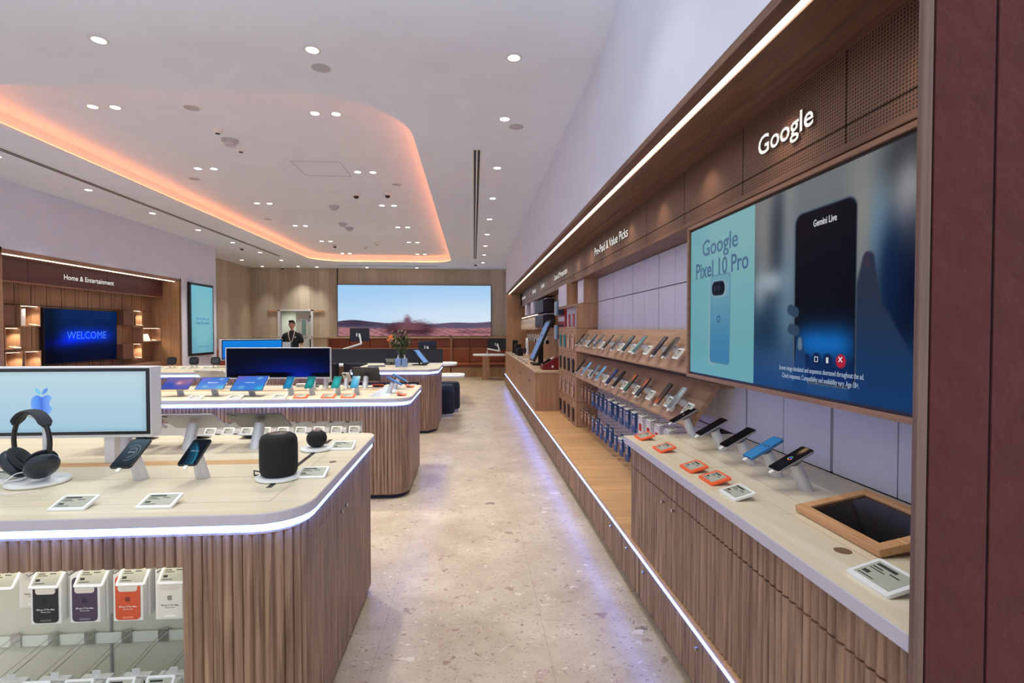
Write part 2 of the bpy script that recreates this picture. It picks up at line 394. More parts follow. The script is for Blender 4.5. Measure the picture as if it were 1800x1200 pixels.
S(t.build('trim_1', M['ceiling']))                                   # lip of the lit recess
t = MB(); t.loft([ring(tray_poly(.15), CZ+.03), ring(tray_poly(.15), TZ)], cap=False)
S(t.build('ceiling_recess_side', M['ceiling']))
S(loop_fill('ceiling_recess', tray_poly(.15), [], TZ, M['ceiling']))
t = MB(); t.loft([ring(tray_poly(.03), CZ+.032), ring(tray_poly(.03), CZ+.046), ring(tray_poly(.055), CZ+.046), ring(tray_poly(.055), CZ+.032)], cap=False)
tag(t.build('cove_light', M['orange']), 'orange light strip running round the raised ceiling recess', 'strip light')
# ceiling rising in a curve towards the shop front
t = MB(); prof = [(3.85, CZ)] + [(3.85-1.2*math.sin(a), CZ+1.2*(1-math.cos(a))) for a in [i*.1 for i in range(1, 13)]]
t.loft([[(-7.2, y, z), (2.0, y, z)] for y, z in prof], cap=False, closed=False); S(t.build('ceiling_front', M['ceiling'], smooth=True))
S(MB().box(-7.3, 3.4, 3.85, 2.1, 17.6, 3.95).build('ceiling_slab', M['ceiling']))
# left wall with the entertainment niche
w_ = MB().box(-6.3, -1, 0, -6.2, 7.385, 4.4).box(-6.3, 7.385, 2.57, -6.2, 11.655, 4.4).box(-6.3, 11.655, 0, -6.2, 13.2, 4.4)
S(w_.build('wall_left', M['wallw']))
S(MB().box(-7.1, 13.1, 0, -6.3, 13.2, 3.5).build('wall_left_return', M['wallw']))
S(MB().box(-7.2, 13.1, 1.29, -7.1, 17.5, 3.5).build('wall_left_panelled', M['beigey']))
S(MB().box(-7.2, 13.1, 0, -7.08, 17.5, 1.25).box(-7.2, 13.2, 1.25, -7.04, 17.5, 1.29).build('wall_left_base', M['beigey']))
# back wall with doorway
w_ = MB().box(-7.2, 17.4, 1.29, -6.2, 17.5, 3.5).box(-6.2, 17.4, 2.14, -5.2, 17.5, 3.5).box(-5.2, 17.4, 1.29, 2.0, 17.5, 3.5).box(-4.66, 17.4, 0, 2.0, 17.5, 1.29)
S(w_.build('wall_back', M['beige']))
S(MB().box(-7.2, 17.38, 0, -6.2, 17.5, 1.25).box(-5.2, 17.38, 0, -4.66, 17.5, 1.25).box(-7.2, 17.34, 1.25, -6.2, 17.5, 1.29).box(-5.2, 17.34, 1.25, -4.66, 17.5, 1.29).build('wall_back_base', M['beige']))
S(MB().box(-4.39, 17.385, 1.3, -4.365, 17.4, 3.5).build('trim_2', M['gap']))
# doorway, corridor and the door leaf
S(MB().box(-6.26, 17.36, 0, -6.18, 17.52, 2.16).box(-5.22, 17.36, 0, -5.14, 17.52, 2.16).box(-6.26, 17.36, 2.11, -5.14, 17.52, 2.16).build('door_1', M['wframe'], bevel=.004))
S(MB().box(-6.58, 17.36, 2.07, -6.26, 17.4, 2.13).box(-5.14, 17.36, 2.07, -4.8, 17.4, 2.13).build('trim_3', M['oakx']))
S(MB().box(-7.2, 18.8, 0, -4.4, 18.9, 2.6).box(-7.2, 17.5, 0, -7.1, 18.8, 2.6).box(-4.5, 17.5, 0, -4.4, 18.8, 2.6).box(-7.2, 17.5, 2.5, -4.4, 18.8, 2.6).build('wall_corridor', plain('corridor_paint', (196, 200, 190), .7)))
spot('corridor_fill', (-6.3, 18.2, 2.45), 14, 130)  # added unseen spot that brightens the corridor beyond the doorway
dl = S(MB().box(-5.72, 17.46, .02, -5.24, 17.5, 2.1).build('door_2', M['door'], bevel=.003))
MB().box(-5.56, 17.44, 1.3, -5.36, 17.47, 1.86).build('window_frame', M['silver'], dl, bevel=.004)
MB().box(-5.53, 17.437, 1.33, -5.39, 17.441, 1.83).build('pane', plain('door_window', (120, 150, 146), .1), dl)
MB().box(-5.28, 17.43, 1.9, -5.24, 17.46, 1.98).box(-5.28, 17.43, .9, -5.24, 17.46, 1.2).build('hinge', M['black'], dl)
# right bulkhead, canopy, back wall
S(MB().box(.93, .955, 2.525, 1.6, 14.55, 4.4).build('wall_right_bulkhead', M['wallw']))
S(MB().box(1.52, .96, 0, 1.62, 14.6, 2.6).build('wall_right', M['gap']))
S(MB().box(1.1, 14.6, 0, 1.2, 17.5, 3.5).build('wall_right_rear', M['wallw']))
S(MB().box(.93, 14.5, 0, 1.6, 14.6, 2.5).build('wall_right_end', M['oakz']))
t = MB().box(.928, .955, 2.49, .985, 14.5, 2.525).box(1.022, .955, 2.49, 1.6, 14.5, 2.525).box(.985, .955, 2.515, 1.022, 14.5, 2.525)
t.box(1.2, .955, 2.478, 1.6, 14.5, 2.49)
S(t.build('trim_4', M['soffit']))
tag(MB().box(.988, .956, 2.496, 1.019, 14.48, 2.512).build('canopy_light', M['warm']), 'long warm white light strip set in the wooden canopy above the right wall', 'strip light')
# perforated fascia panels over the right wall
for k in range(-1, 18):
    y0 = 1.05+.7*k; ya = max(y0+.003, .957)
    S(MB().box(1.3, ya, 2.215, 1.34, y0+.697, 2.478).box(1.3, ya, 2.145, 1.34, y0+.697, 2.21).build('wall_right_fascia', M['perf']))
S(MB().box(1.32, .95, 2.14, 1.36, 14.5, 2.48).build('wall_right_fascia_backing', M['gap']))
S(MB().box(1.29, .95, 2.12, 1.52, 14.5, 2.145).build('trim_5', M['soffit']))
# white wall panels behind the counter and the phone shelves
t = MB(); ys = [1.05+.343*k for k in range(16)]
for q_, y0 in enumerate(ys):
    if y0 > 6.4: continue
    for z0, z1 in ((.33, .575), (.575, .90), (.90, 1.2), (1.2, 1.84), (1.84, 2.12)):
        if y0 < 2.8 and z1 <= .9: continue
        if y0 < 3.1 and z1 in (1.2,): z1 = 1.84
        if y0 < 3.1 and z0 == 1.2: continue
        t.box(1.5, y0+(.009 if q_ % 2 else .003), z0+.004, 1.52, y0+(.340 if q_ % 2 else .334), z1-.004)
S(t.build('wall_right_panels', M['panelw'], bevel=.001))
S(MB().box(1.5, 6.45, .33, 1.52, 14.5, 2.12).build('wall_right_timber', M['niche']))
# front pillar at the right edge of the view
S(MB().box(.85, .94, 0, .872, .952, 3.2).build('trim_6', M['pillar'], bevel=.002))
S(MB().box(.876, .94, 0, .998, .95, 3.2).box(1.004, .94, 0, 1.6, .95, 3.2).build('wall_right_front', M['plaster'], bevel=.001))
S(MB().box(.873, .944, 0, 1.6, .9535, 3.2).build('wall_right_front_backing', M['gap']))
# low platform under the right-hand displays
def flutes(path, z0, z1, pitch=.032, r=.0155, mb=None, gap=None):
    """half-round vertical reeds along a path, bulging to the right of travel"""
    mb = mb or MB(); acc = 0.; pts = [Vector((*p, 0)) for p in path]
    for a, b in zip(pts[:-1], pts[1:]):
        L_ = (b-a).length
        if L_ < 1e-6: continue
        d = (b-a)/L_; nn = Vector((d.y, -d.x, 0)); s = pitch-acc if acc else pitch/2
        s = -acc + pitch/2 if acc < pitch/2 else pitch*1.5-acc
        while s <= L_:
            c = a+d*s; prof = []
            for i in range(6):
                an = PI*i/5; prof.append(c + d*(-math.cos(an)*r) + nn*(math.sin(an)*r*.8))
            k = len(mb.v)
            mb.v += [(p.x, p.y, z0) for p in prof]+[(p.x, p.y, z1) for p in prof]
            for i in range(5): mb.f.append([k+i, k+i+1, k+6+i+1, k+6+i]); mb.m.append(0)
            mb.f.append([k+6+i for i in range(6)]); mb.m.append(0); mb.f.append([k+i for i in range(6)][::-1]); mb.m.append(0)
            last = s; s += pitch
        acc = (acc + L_) % pitch
    return mb
pl = thing('display_platform', 'long low wooden platform with a blue light strip running along the right wall', 'platform', (.9, 1.0, 0))
Mo = Matrix.Translation((-.9, -1.0, 0))
MB().box(.9, 0.956, .06, 1.5, 14.48, .30).xf(Mo).build('body', M['oakz'], pl)
MB().box(.885, 0.956, .30, 1.5, 14.48, .33).xf(Mo).build('deck', M['platform'], pl)
flutes([(.9, 14.4), (.9, 0.956)], .065, .283).xf(Mo).build('reeded_front', M['oak'], pl, smooth=True)
MB().box(.883, 0.956, .288, .8995, 14.45, .302).xf(Mo).build('light_strip', M['led'], pl)
MB().box(.93, 0.956, 0, 1.5, 14.48, .06).xf(Mo).build('kick_board', M['kick'], pl)
for py in (1.98, 2.63, 3.27, 2.93):
    MB().lathe([(.0, 0), (.007, 0), (.008, .012), (0, .012)], 10).xf(Matrix.Translation((-.015, py-1.0, .243))@Matrix.Rotation(-PI/2, 4, 'Y')).build('door_knob', M['chrome'], pl)
# ================================================================== COUNTERS
def counter_right():
    r = thing('display_counter', 'reeded wooden counter with a cream top standing on the platform by the large framed screen', 'counter', (.87, 0.956, .33))
    Mo = Matrix.Translation((-.87, -0.956, -.33))
    MB().box(.9, 0.956, .33, 1.498, 2.88, .862).xf(Mo).build('body', M['oakz'], r)
    MB().box(.855, 0.956, .862, 1.498, 2.91, .9).xf(Mo).build('countertop', [M['edge']], r, bevel=.003)
    MB().box(.857, 0.9562, .8995, 1.496, 2.908, .9015).xf(Mo).build('top_veneer', M['topy'], r)
    flutes([(.9, 2.88), (.9, 0.956)], .335, .735).xf(Mo).build('reeded_door', M['oak'], r, smooth=True)
    flutes([(.9, 2.88), (.9, 0.956)], .742, .86).xf(Mo).build('reeded_drawer_band', M['oak'], r, smooth=True)
    flutes([(1.48, 2.88), (.9, 2.88)], .335, .86).xf(Mo).build('reeded_side', M['oak'], r, smooth=True)
    t = MB()
    for x in (1.03, 1.13): t.box(x, 1.03, .9012, x+.0012, 2.9, .9019)
    for y in (1.62, 2.2): t.box(1.0, y, .9012, 1.49, y+.0012, .9019)
    t.xf(Mo).build('seam_lines', plain('seam', (176, 150, 122), .6), r)
    for y in (2.358, 2.233): MB().lathe([(0, 0), (.006, 0), (.008, .014), (0, .014)], 10).xf(Matrix.Translation((.886-.87, y-0.956, .703-.33))@Matrix.Rotation(-PI/2, 4, 'Y')).build('door_knob', M['chrome'], r)
    MB().lathe([(0, .0), (.022, 0), (.022, .003), (0, .003)], 16).xf(Matrix.Translation((.42, .62, .5715))).build('cable_grommet', M['black'], r)
    MB().lathe([(0, .0), (.022, 0), (.022, .001), (0, .001)], 16).xf(Matrix.Translation((.13, .38, .5715))).build('cable_grommet', plain('wood_plug', (120, 90, 62), .6), r)
    return r
counter_right()
def corner_path(x0, x1, y0, y1, rf, rb, nseg=6, chamfer=False):
    """front-left -> front-right corner -> rear-right corner -> rear-left"""
    p = [(x0, y0), (x1-rf, y0)]
    if chamfer: p += [(x1, y0+rf*1.6)]
    else: p += [(x1-rf+rf*math.sin(PI/2*i/nseg), y0+rf-rf*math.cos(PI/2*i/nseg)) for i in range(1, nseg+1)]
    p += [(x1, y1-rb)] + [(x1-rb+rb*math.cos(PI/2*i/nseg), y1-rb+rb*math.sin(PI/2*i/nseg)) for i in range(1, nseg+1)]
    return p + [(x0, y1)]
def island(label, x0, x1, y0, y1, zt, niche, rf=.16, rb=.08, chamfer=False, seams=True, nicheback=None, knobs=()):
    """free-standing counter; niche=(xa, xb, ztop, depth) is the lit display opening in its front"""
    r = thing('island_counter', label, 'counter', ((x0+x1)/2, (y0+y1)/2, 0))
    Mo = Matrix.Translation((-(x0+x1)/2, -(y0+y1)/2, 0)); B = lambda mb, *a, **k: mb.xf(Mo).build(*a, **k)
    cp = lambda o: corner_path(x0+o, x1-o, y0+o, y1-o, max(rf-o*.5, .02), max(rb-o, .02), chamfer=chamfer)
    B(MB().prism(cp(0), zt-.036, zt), 'countertop', [M['edge']], r, bevel=.003)
    B(MB().prism(cp(.003), zt-.0005, zt+.0015), 'top_veneer', M['top'], r)
    lp = cp(.012)
    B(MB().prism(lp, zt-.062, zt-.037), 'light_strip', M['led'], r)
    B(MB().prism(cp(.024), zt-.075, zt-.06), 'deck', M['oakz'], r)
    zb = zt-.066; ins = .036; xa, xb, zn, dep = niche
    full = cp(ins); front_y = y0+ins
    B(flutes([(xa, front_y), (xb, front_y)], zn, zb), 'reeded_header', M['oak'], r, smooth=True)
    B(MB().box(xa, front_y, zn+.002, xb, front_y+.02, zb), 'header_backing', M['oakz'], r)
    side = [p for p in full[1:-1]]
    B(flutes([(xb, front_y)]+side[:1]+side[1:8 if not chamfer else 2], .045, zb), 'reeded_corner', M['oak'], r, smooth=True)
    sp = side[(6 if not chamfer else 1):]
    B(flutes(sp[:2], .045, zb-.085), 'reeded_door', M['oak'], r, smooth=True)
    B(flutes(sp[:2], zb-.079, zb), 'reeded_drawer_band', M['oak'], r, smooth=True)
    B(flutes(sp[1:]+[(x0+.03, y1-ins)], .045, zb), 'reeded_back', M['oak'], r, smooth=True)
    if x0 < xa-.01: B(flutes([(x0+ins, front_y), (xa, front_y)], .045, zb), 'reeded_corner', M['oak'], r, smooth=True)
    # carcass around the niche
    c = MB(); q = [(xb, front_y), *side, (x0+.03, y1-ins), (x0+.03, front_y+dep), (xb, front_y+dep)]
    c.prism(q, .04, zb)
    if x0 < xa-.01: c.box(x0+.03, front_y, .04, xa, front_y+dep, zb)
    B(c, 'carcass', M['oakz'], r)
    B(MB().prism(cp(.07), 0, .04), 'kick_board', M['kick'], r)
    nb = nicheback or M['nichew']
    B(MB().box(xa, front_y+dep-.012, .07, xb, front_y+dep-.002, zn+.03).box(xa, front_y+.01, .045, xb, front_y+dep-.012, .07).box(xb-.006, front_y+.01, .07, xb-.001, front_y+dep, zn+.03).box(xa+.001, front_y+.01, .07, xa+.006, front_y+dep, zn+.03), 'niche_lining', nb, r)
    B(MB().box(xa+.02, front_y+.05, zn+.03, xb-.02, front_y+.075, zn+.042), 'niche_light', M['nichelit'], r)
    B(MB().box(xa, front_y+.03, zn+.043, xb, front_y+dep, zn+.055), 'niche_ceiling', M['white'], r)
    if seams:
        t = MB()
        for y in (y0+.13, y0+.45): t.box(x0+.02, y, zt+.0012, x1-.14 if y > y0+.2 else x1-.15, y+.0016, zt+.0019)
        t.box(x1-.15, y0+.13, zt+.0012, x1-.1484, y1-.1, zt+.0019)
        B(t, 'seam_lines', plain('seam', (172, 146, 118), .6), r)
        B(MB().box(x0+.05, y0+.66, zt+.001, x1-.26, y0+.74, zt+.0022), 'timber_inlay', wood('inlay_oak', (196, 150, 104), (220, 176, 128), 'x', .4), r)
        B(MB().box(x1-.225, y0+.29, zt+.0012, x1-.205, y1-.18, zt+.0024), 'cable_slot', M['black'], r)
    for ky, kz in knobs: MB().box(-.004, -.006, -.008, .012, .006, .008).xf(Mo@Matrix.Translation((x1-ins+.012, ky, kz))).build('door_knob', M['chrome'], r, bevel=.002)
    return r
island('large cream-topped island counter nearest the camera, with a lit niche of boxed phone cases', -3.9, -.56, 1.75, 3.1, .9, (-3.6, -.955, .722, .42), knobs=((2.343, .70), (2.429, .70)))
island('second island counter, with tablets and teal-screened phones on its cream top', -4.3, -.55, 4.65, 5.78, .9, (-3.9, -.975, .70, .42), knobs=((5.1, .68), (5.16, .68)))
island('third island counter with cut-off corner, holding the flower vase and sanitiser bottles', -1.75, -.50, 7.6, 9.0, .93, (-1.7, -.78, .75, .4), rf=.13, chamfer=True, seams=False, nicheback=plain('navy_lining', (40, 48, 78), .6), knobs=((8.7, .62), (8.8, .55)))
island('far left island counter with three small black smart displays on it', -5.0, -2.3, 7.35, 8.7, .93, (-4.8, -2.6, .75, .4), rf=.13, chamfer=True, seams=False)
# back right timber counter
r = thing('cabinet_counter', 'plain oak cabinet counter at the far end of the right wall carrying the self-service kiosk', 'counter', (.9, 7.5, .33))
Mo = Matrix.Translation((-.9, -7.5, -.33))
MB().box(.905, 7.51, .33, 1.49, 14.48, .872).xf(Mo).build('body', M['oakz'], r)
MB().box(.895, 7.5, .874, 1.49, 14.49, .9).xf(Mo).build('countertop', wood('counter_oak', (170, 140, 112), (200, 172, 142), 'y', .4), r, bevel=.002)
for k in range(9):
    y0 = 7.52+.77*k; MB().box(.899, y0, .335, .907, y0+.765, .87).xf(Mo).build('door', M['oakz'], r, bevel=.001)
    MB().lathe([(0, 0), (.008, 0), (.01, .012), (0, .012)], 10).xf(Mo@Matrix.Translation((.899, y0+.1 if k % 2 else y0+.66, .7))@Matrix.Rotation(-PI/2, 4, 'Y')).build('door_knob', M['black'], r)
# ================================================================== CEILING FITTINGS
proto = thing('downlight', '', 'ceiling light', (0, 0, 0))
MB().lathe([(.040, -.002), (.062, -.002), (.064, 0.0), (.040, 0.0)], 28, cap=False).build('trim_ring', M['white'], proto, smooth=True)
MB().lathe([(.0, .0), (.043, 0), (.043, .001), (0, .001)], 24).xf(Matrix.Translation((0, 0, -.0022))).build('lamp', M['lens'], proto)
proto['label'] = 'round recessed ceiling light nearest the camera, above the near island at left'
first = [True]
def downlight(x, y, z, label, group, p=26, sc=1.0, light=True, size=96):
    if first[0]: o = proto; o.location = (x, y, z); o['label'] = label; o['group'] = group; first[0] = False
    else: o = dup(proto, label, (x, y, z), group=group)
    o.scale = (sc, sc, 1)
    if light: spot('downlight_beam', (x, y, z-.012), p, size)
YR = [3.88, 5.0, 6.5, 8.0, 9.5, 11.0, 12.5, 14.0, 15.6]
for i, y in enumerate(YR): downlight(.305, y, CZ, 'ceiling light in the row beside the right bulkhead, %s from the camera' % ordn(i), 'ceiling lights along the right bulkhead', size=74, p=22)
downlight(-1.14, 3.88, CZ, 'recessed ceiling light above the front edge of the ceiling recess, beside the grey round sensor', 'front ceiling lights')
downlight(-2.57, 3.86, CZ, 'leftmost recessed ceiling light in front of the ceiling recess', 'front ceiling lights')
downlight(-4.0, 3.86, CZ, 'recessed ceiling light over the left end of the near island', 'front ceiling lights') if False else spot('downlight_beam', (-4.0, 3.86, 3.4), 26)
for i, y in enumerate([6.5, 7.95, 9.45, 10.95, 12.45, 14.0, 15.5, 16.95]): downlight(-5.47, y, CZ, 'ceiling light in the row by the left air slot, %s from the camera' % ordn(i), 'ceiling lights along the left wall', size=88, p=28)
for y, l in ((15.55, 'recessed ceiling light over the ribbed left wall corner, the nearer of two'), (17.0, 'recessed ceiling light over the ribbed left wall corner, the farther of two')): downlight(-6.58, y, CZ, l, 'ceiling lights in the back left corner', size=56, p=18)
for i, x in enumerate((-4.93, -3.37, -1.79)): downlight(x, 17.08, CZ, 'recessed ceiling light close to the back wall above the video wall, %s from the left' % ordn(i), 'ceiling lights along the back wall', size=56, p=14)
for cn, xs in (('right', (-1.595, -1.385)), ('left', (-3.73, -3.52))):
    for i, y in enumerate([5.5, 7.48, 9.44, 11.4, 13.34, 15.4]):
        for x, sd in zip(xs, ('left', 'right')): downlight(x, y, TZ, '%s lamp of the %s nearest pair, %s line of the ceiling recess' % (sd, ordn(i), cn), 'paired lights in the ceiling recess', p=20)
def aim(loc, tgt): return (Vector(tgt)-Vector(loc)).to_track_quat('-Z', 'Y').to_euler()
for l_, t_, p_ in (((-1.14, 3.88, 3.46), (-1.1, 2.3, .9), 6), ((-2.57, 3.86, 3.46), (-2.0, 2.4, .9), 6), ((-1.6, 5.5, 3.66), (-1.3, 4.9, .9), 10), ((-3.52, 5.5, 3.66), (-2.6, 4.9, .9), 10)):
    spot('aimed_beam', l_, p_, 60, .7, rot=aim(l_, t_))
for x_, y_ in ((-1.14, 2.4), (.3, 2.4), (-2.57, 2.4), (.3, 1.2)): spot('front_fill_beam', (x_, y_, 3.7), 6)  # extra unseen spots without fittings, added to brighten the near counters
for k in range(18):
    l_ = (1.19, 1.35+.72*k, 2.47); spot('canopy_beam', l_, 1.5, 100, .9, (1, .88, .76), rot=aim(l_, (1.24, l_[1], 1.2)), rad=.02)
def slot(label, x0, y0, x1, y1, wd=.1, along='y'):
    r = thing('air_slot', label, 'air vent', ((x0+x1)/2, (y0+y1)/2, CZ)); Lh = math.hypot(x1-x0, y1-y0); ang = math.atan2(y1-y0, x1-x0); r.rotation_euler = (0, 0, ang)
    MB().box(-Lh/2, -wd/2, -.004, Lh/2, wd/2, -.0005).build('frame', M['white'], r)
    for s in (-1, 1): MB().box(-Lh/2+.02, s*wd*.2-wd*.12, -.006, Lh/2-.02, s*wd*.2+wd*.12, -.004).build('slit', M['dark_grille'], r)
slot('long double air slot in the ceiling between recess and right bulkhead', .05, 5.85, .07, 14.8, .11)
slot('long double air slot in the ceiling along the left wall', -5.2, 4.6, -5.2, 14.6, .11)
slot('air slot in the ceiling just in front of the video wall', -4.14, 16.55, -1.03, 16.55, .11)
def sensor(x, y, z, label, kind):
    r = thing({'dome': 'security_camera', 'smoke': 'smoke_detector', 'disc': 'ceiling_speaker', 'ap': 'ceiling_sensor'}[kind], label, {'dome': 'camera', 'smoke': 'detector', 'disc': 'speaker', 'ap': 'sensor'}[kind], (x, y, z))
    if kind == 'dome':
        MB().lathe([(0, -.045), (.055, -.045), (.068, -.02), (.068, 0), (0, 0)], 20).build('housing', M['white'], r, smooth=True)
        MB().ell((0, 0, -.045), (.043, .043, .04)).build('dome', M['glass_b'], r, smooth=True)
    elif kind == 'smoke':
        MB().lathe([(0, -.05), (.03, -.05), (.05, -.03), (.055, -.012), (.055, 0), (0, 0)], 20).build('housing', M['white'], r, smooth=True)
        MB().lathe([(0, -.056), (.022, -.056), (.026, -.049), (0, -.049)], 16).build('vent', M['dark_grille'], r)
    elif kind == 'disc':
        MB().lathe([(0, -.004), (.08, -.004), (.085, 0), (0, 0)], 24).build('rim', M['white'], r, smooth=True)
        MB().lathe([(0, -.0055), (.07, -.0055), (.07, -.004), (0, -.004)], 24).build('grille', plain('grille_grey', (184, 182, 192), .7), r)
    else:
        MB().lathe([(0, -.03), (.07, -.03), (.09, -.02), (.09, 0), (0, 0)], 24).build('housing', plain('sensor_grey', (186, 184, 192), .5), r, smooth=True)
        MB().lathe([(0, -.07), (.05, -.07), (.065, -.05), (.065, -.03), (0, -.03)], 24).build('lens', plain('sensor_pale', (190, 190, 200), .4), r, smooth=True)
for x, y, z, l, k in ((-1.87, 8.65, TZ, 'black dome camera in the ceiling recess, the left of two side by side', 'dome'), (-1.36, 8.58, TZ, 'black dome camera in the ceiling recess, the right of two side by side', 'dome'),
  (-3.54, 13.85, TZ, 'small dome camera near the far end of the ceiling recess', 'dome'), (-5.54, 13.1, CZ, 'dome camera on the left ceiling beside the long air slot', 'dome'), (-6.0, 17.1, CZ, 'dome camera on the ceiling above the doorway', 'dome'), (.09, 15.8, CZ, 'dome camera on the ceiling past the end of the right air slot', 'dome'),
  (-2.78, 6.0, TZ, 'pinkish smoke detector in the ceiling recess, front of a row of three', 'smoke'), (-2.79, 6.6, TZ, 'white smoke detector in the ceiling recess, last of a row of three', 'smoke'), (-2.82, 14.1, TZ, 'smoke detector at the far end of the ceiling recess', 'smoke'), (-2.41, 13.5, TZ, 'small smoke detector right of the far ceiling recess detector', 'smoke'),
  (-2.80, 6.34, TZ, 'large round sensor in the ceiling recess between two smoke detectors', 'ap'), (-2.45, 9.55, TZ, 'large grey stepped ceiling sensor in the middle of the recess', 'ap'), (-2.66, 11.05, TZ, 'small dark-rimmed ceiling sensor in the recess behind the large one', 'ap'), (-2.64, 11.53, TZ, 'flat pale ceiling sensor in the recess behind the dark-rimmed one', 'ap'),
  (-2.77, 5.45, TZ, 'round grey ceiling speaker at the near end of the recess', 'disc'), (-4.03, 7.98, TZ, 'round ceiling speaker below the second left pair of lights', 'disc'), (-1.145, 8.07, TZ, 'small round ceiling speaker near the right edge of the recess', 'disc'), (-4.05, 10.77, TZ, 'round ceiling speaker beside the left edge of the recess', 'disc'), (-1.15, 4.13, CZ, 'round grey sensor disc on the ceiling in front of the recess', 'disc'), (.43, 5.17, CZ, 'white round cover on the ceiling beside the right row of lights', 'disc')):
    sensor(x, y, z, l, k)
t = MB()
for x0, y0, x1, y1 in ((-2.36, 7.06, -2.355, 7.7), (-1.735, 7.06, -1.73, 7.7), (-2.36, 7.06, -1.73, 7.065), (-2.36, 7.695, -1.73, 7.7)): t.box(x0, y0, TZ-.002, x1, y1, TZ)
tag(t.build('access_hatch', plain('hatch_joint', (140, 134, 142), .7)), 'square outline of an access hatch in the ceiling recess', 'hatch')
# ================================================================== SMALL ITEM BUILDERS
TX = lambda x, y, z: Matrix.Translation((x, y, z))
def RX(a): return Matrix.Rotation(a, 4, 'X')
def RY(a): return Matrix.Rotation(a, 4, 'Y')
def RZ(a): return Matrix.Rotation(a, 4, 'Z')
def frame_m(c, xax, yax):
    x = Vector(xax).normalized(); y = Vector(yax).normalized(); z = x.cross(y)
    return Matrix(((x.x, y.x, z.x, c[0]), (x.y, y.y, z.y, c[1]), (x.z, y.z, z.z, c[2]), (0, 0, 0, 1)))
def gradfn(c1, c2, c3=None, blobs=()):
    def f(u, v):
        c1_, c2_ = np.array(c1, float), np.array(c2, float); t = v[..., None]
        out = c1_*(1-t)+c2_*t
        for (bx, by, br, bc) in blobs:
            g = np.exp(-(((u-bx)**2+(v-by)**2)/br**2)**2)[..., None]; out = out*(1-g)+np.array(bc, float)*g
        return out
    return f
def glow(mb_fn, *a): pass
SCR = screenmat('device_screen', .85, .15)
def stand(x, y, z, head, label, group, top=(-.045, 0, .102), r0=.027, r1=.021, lean=None):
    r = thing('device_stand', label, 'stand', (x, y, z), head, group)
    n = 20; b0 = [(r0*math.cos(2*PI*i/n), r0*math.sin(2*PI*i/n), 0) for i in range(n)]
    th = math.radians(29); Lx, Lz = math.cos(th), math.sin(th)
    b1 = [(top[0]+r1*math.cos(2*PI*i/n)*Lx, top[1]+r1*math.sin(2*PI*i/n), top[2]+r1*math.cos(2*PI*i/n)*Lz) for i in range(n)]
    MB().loft([b0, b1]).build('post', M['silver'], r, smooth=True)
    MB().ell((r0*.35-.02, -.016, .055), (.004, .004, .004), 8, 6).build('sensor_dot', M['black'], r)
    return r
def device(x, y, z, head, w, h, body, scr, label, group, kind='phone', tilt=29, c=(-.058, .113), cable=True, nf=(12, 20), emblem=None, th=.008, name=None):
    r = thing(name or ('display_phone' if kind == 'phone' else 'display_tablet'), label, kind, (x, y, z), head, group)
    a = math.radians(tilt); Lv = (math.cos(a), 0, math.sin(a))
    m = frame_m((c[0], 0, c[1]), (0, -1, 0), Lv)
    rc = .011 if kind == 'phone' else .012
    MB().rbox(w, h, th, rc).xf(m).build('case', body, r, bevel=.0015)
    bz = .0035 if kind == 'phone' else .007
    MB().rbox(w-.002, h-.002, .0006, rc*.9, (0, 0, th)).xf(m).build('bezel', M['glass_b'], r)
    if scr is not None:
        W, H = w-2*bz, h-2*bz
        gridimg('screen', scr, nf[0], nf[1], lambda u, v: tuple(m @ Vector(((u-.5)*W, (v-.5)*H, th+.0009))), SCR, r)
    if emblem: emblem(r, m @ TX(0, 0, th+.0014))
    if cable and kind == 'phone':
        MB().rbox(.014, .02, .006, .003, (0, -h/2-.008, 0)).xf(m).build('charging_plug', M['cable'], r, bevel=.001)
    if kind != 'phone': MB().ell((0, h/2-.025, -.001), (.012, .012, .002), 12, 4).xf(m @ TX(w/2-.03, 0, 0)).build('camera', M['glass_b'], r)
    else: MB().rbox(.03, .032, .002, .006, (w*.18, h/2-.024, -.002)).xf(m).build('camera', M['glass_b'], r)
    return r
TAGP = {}
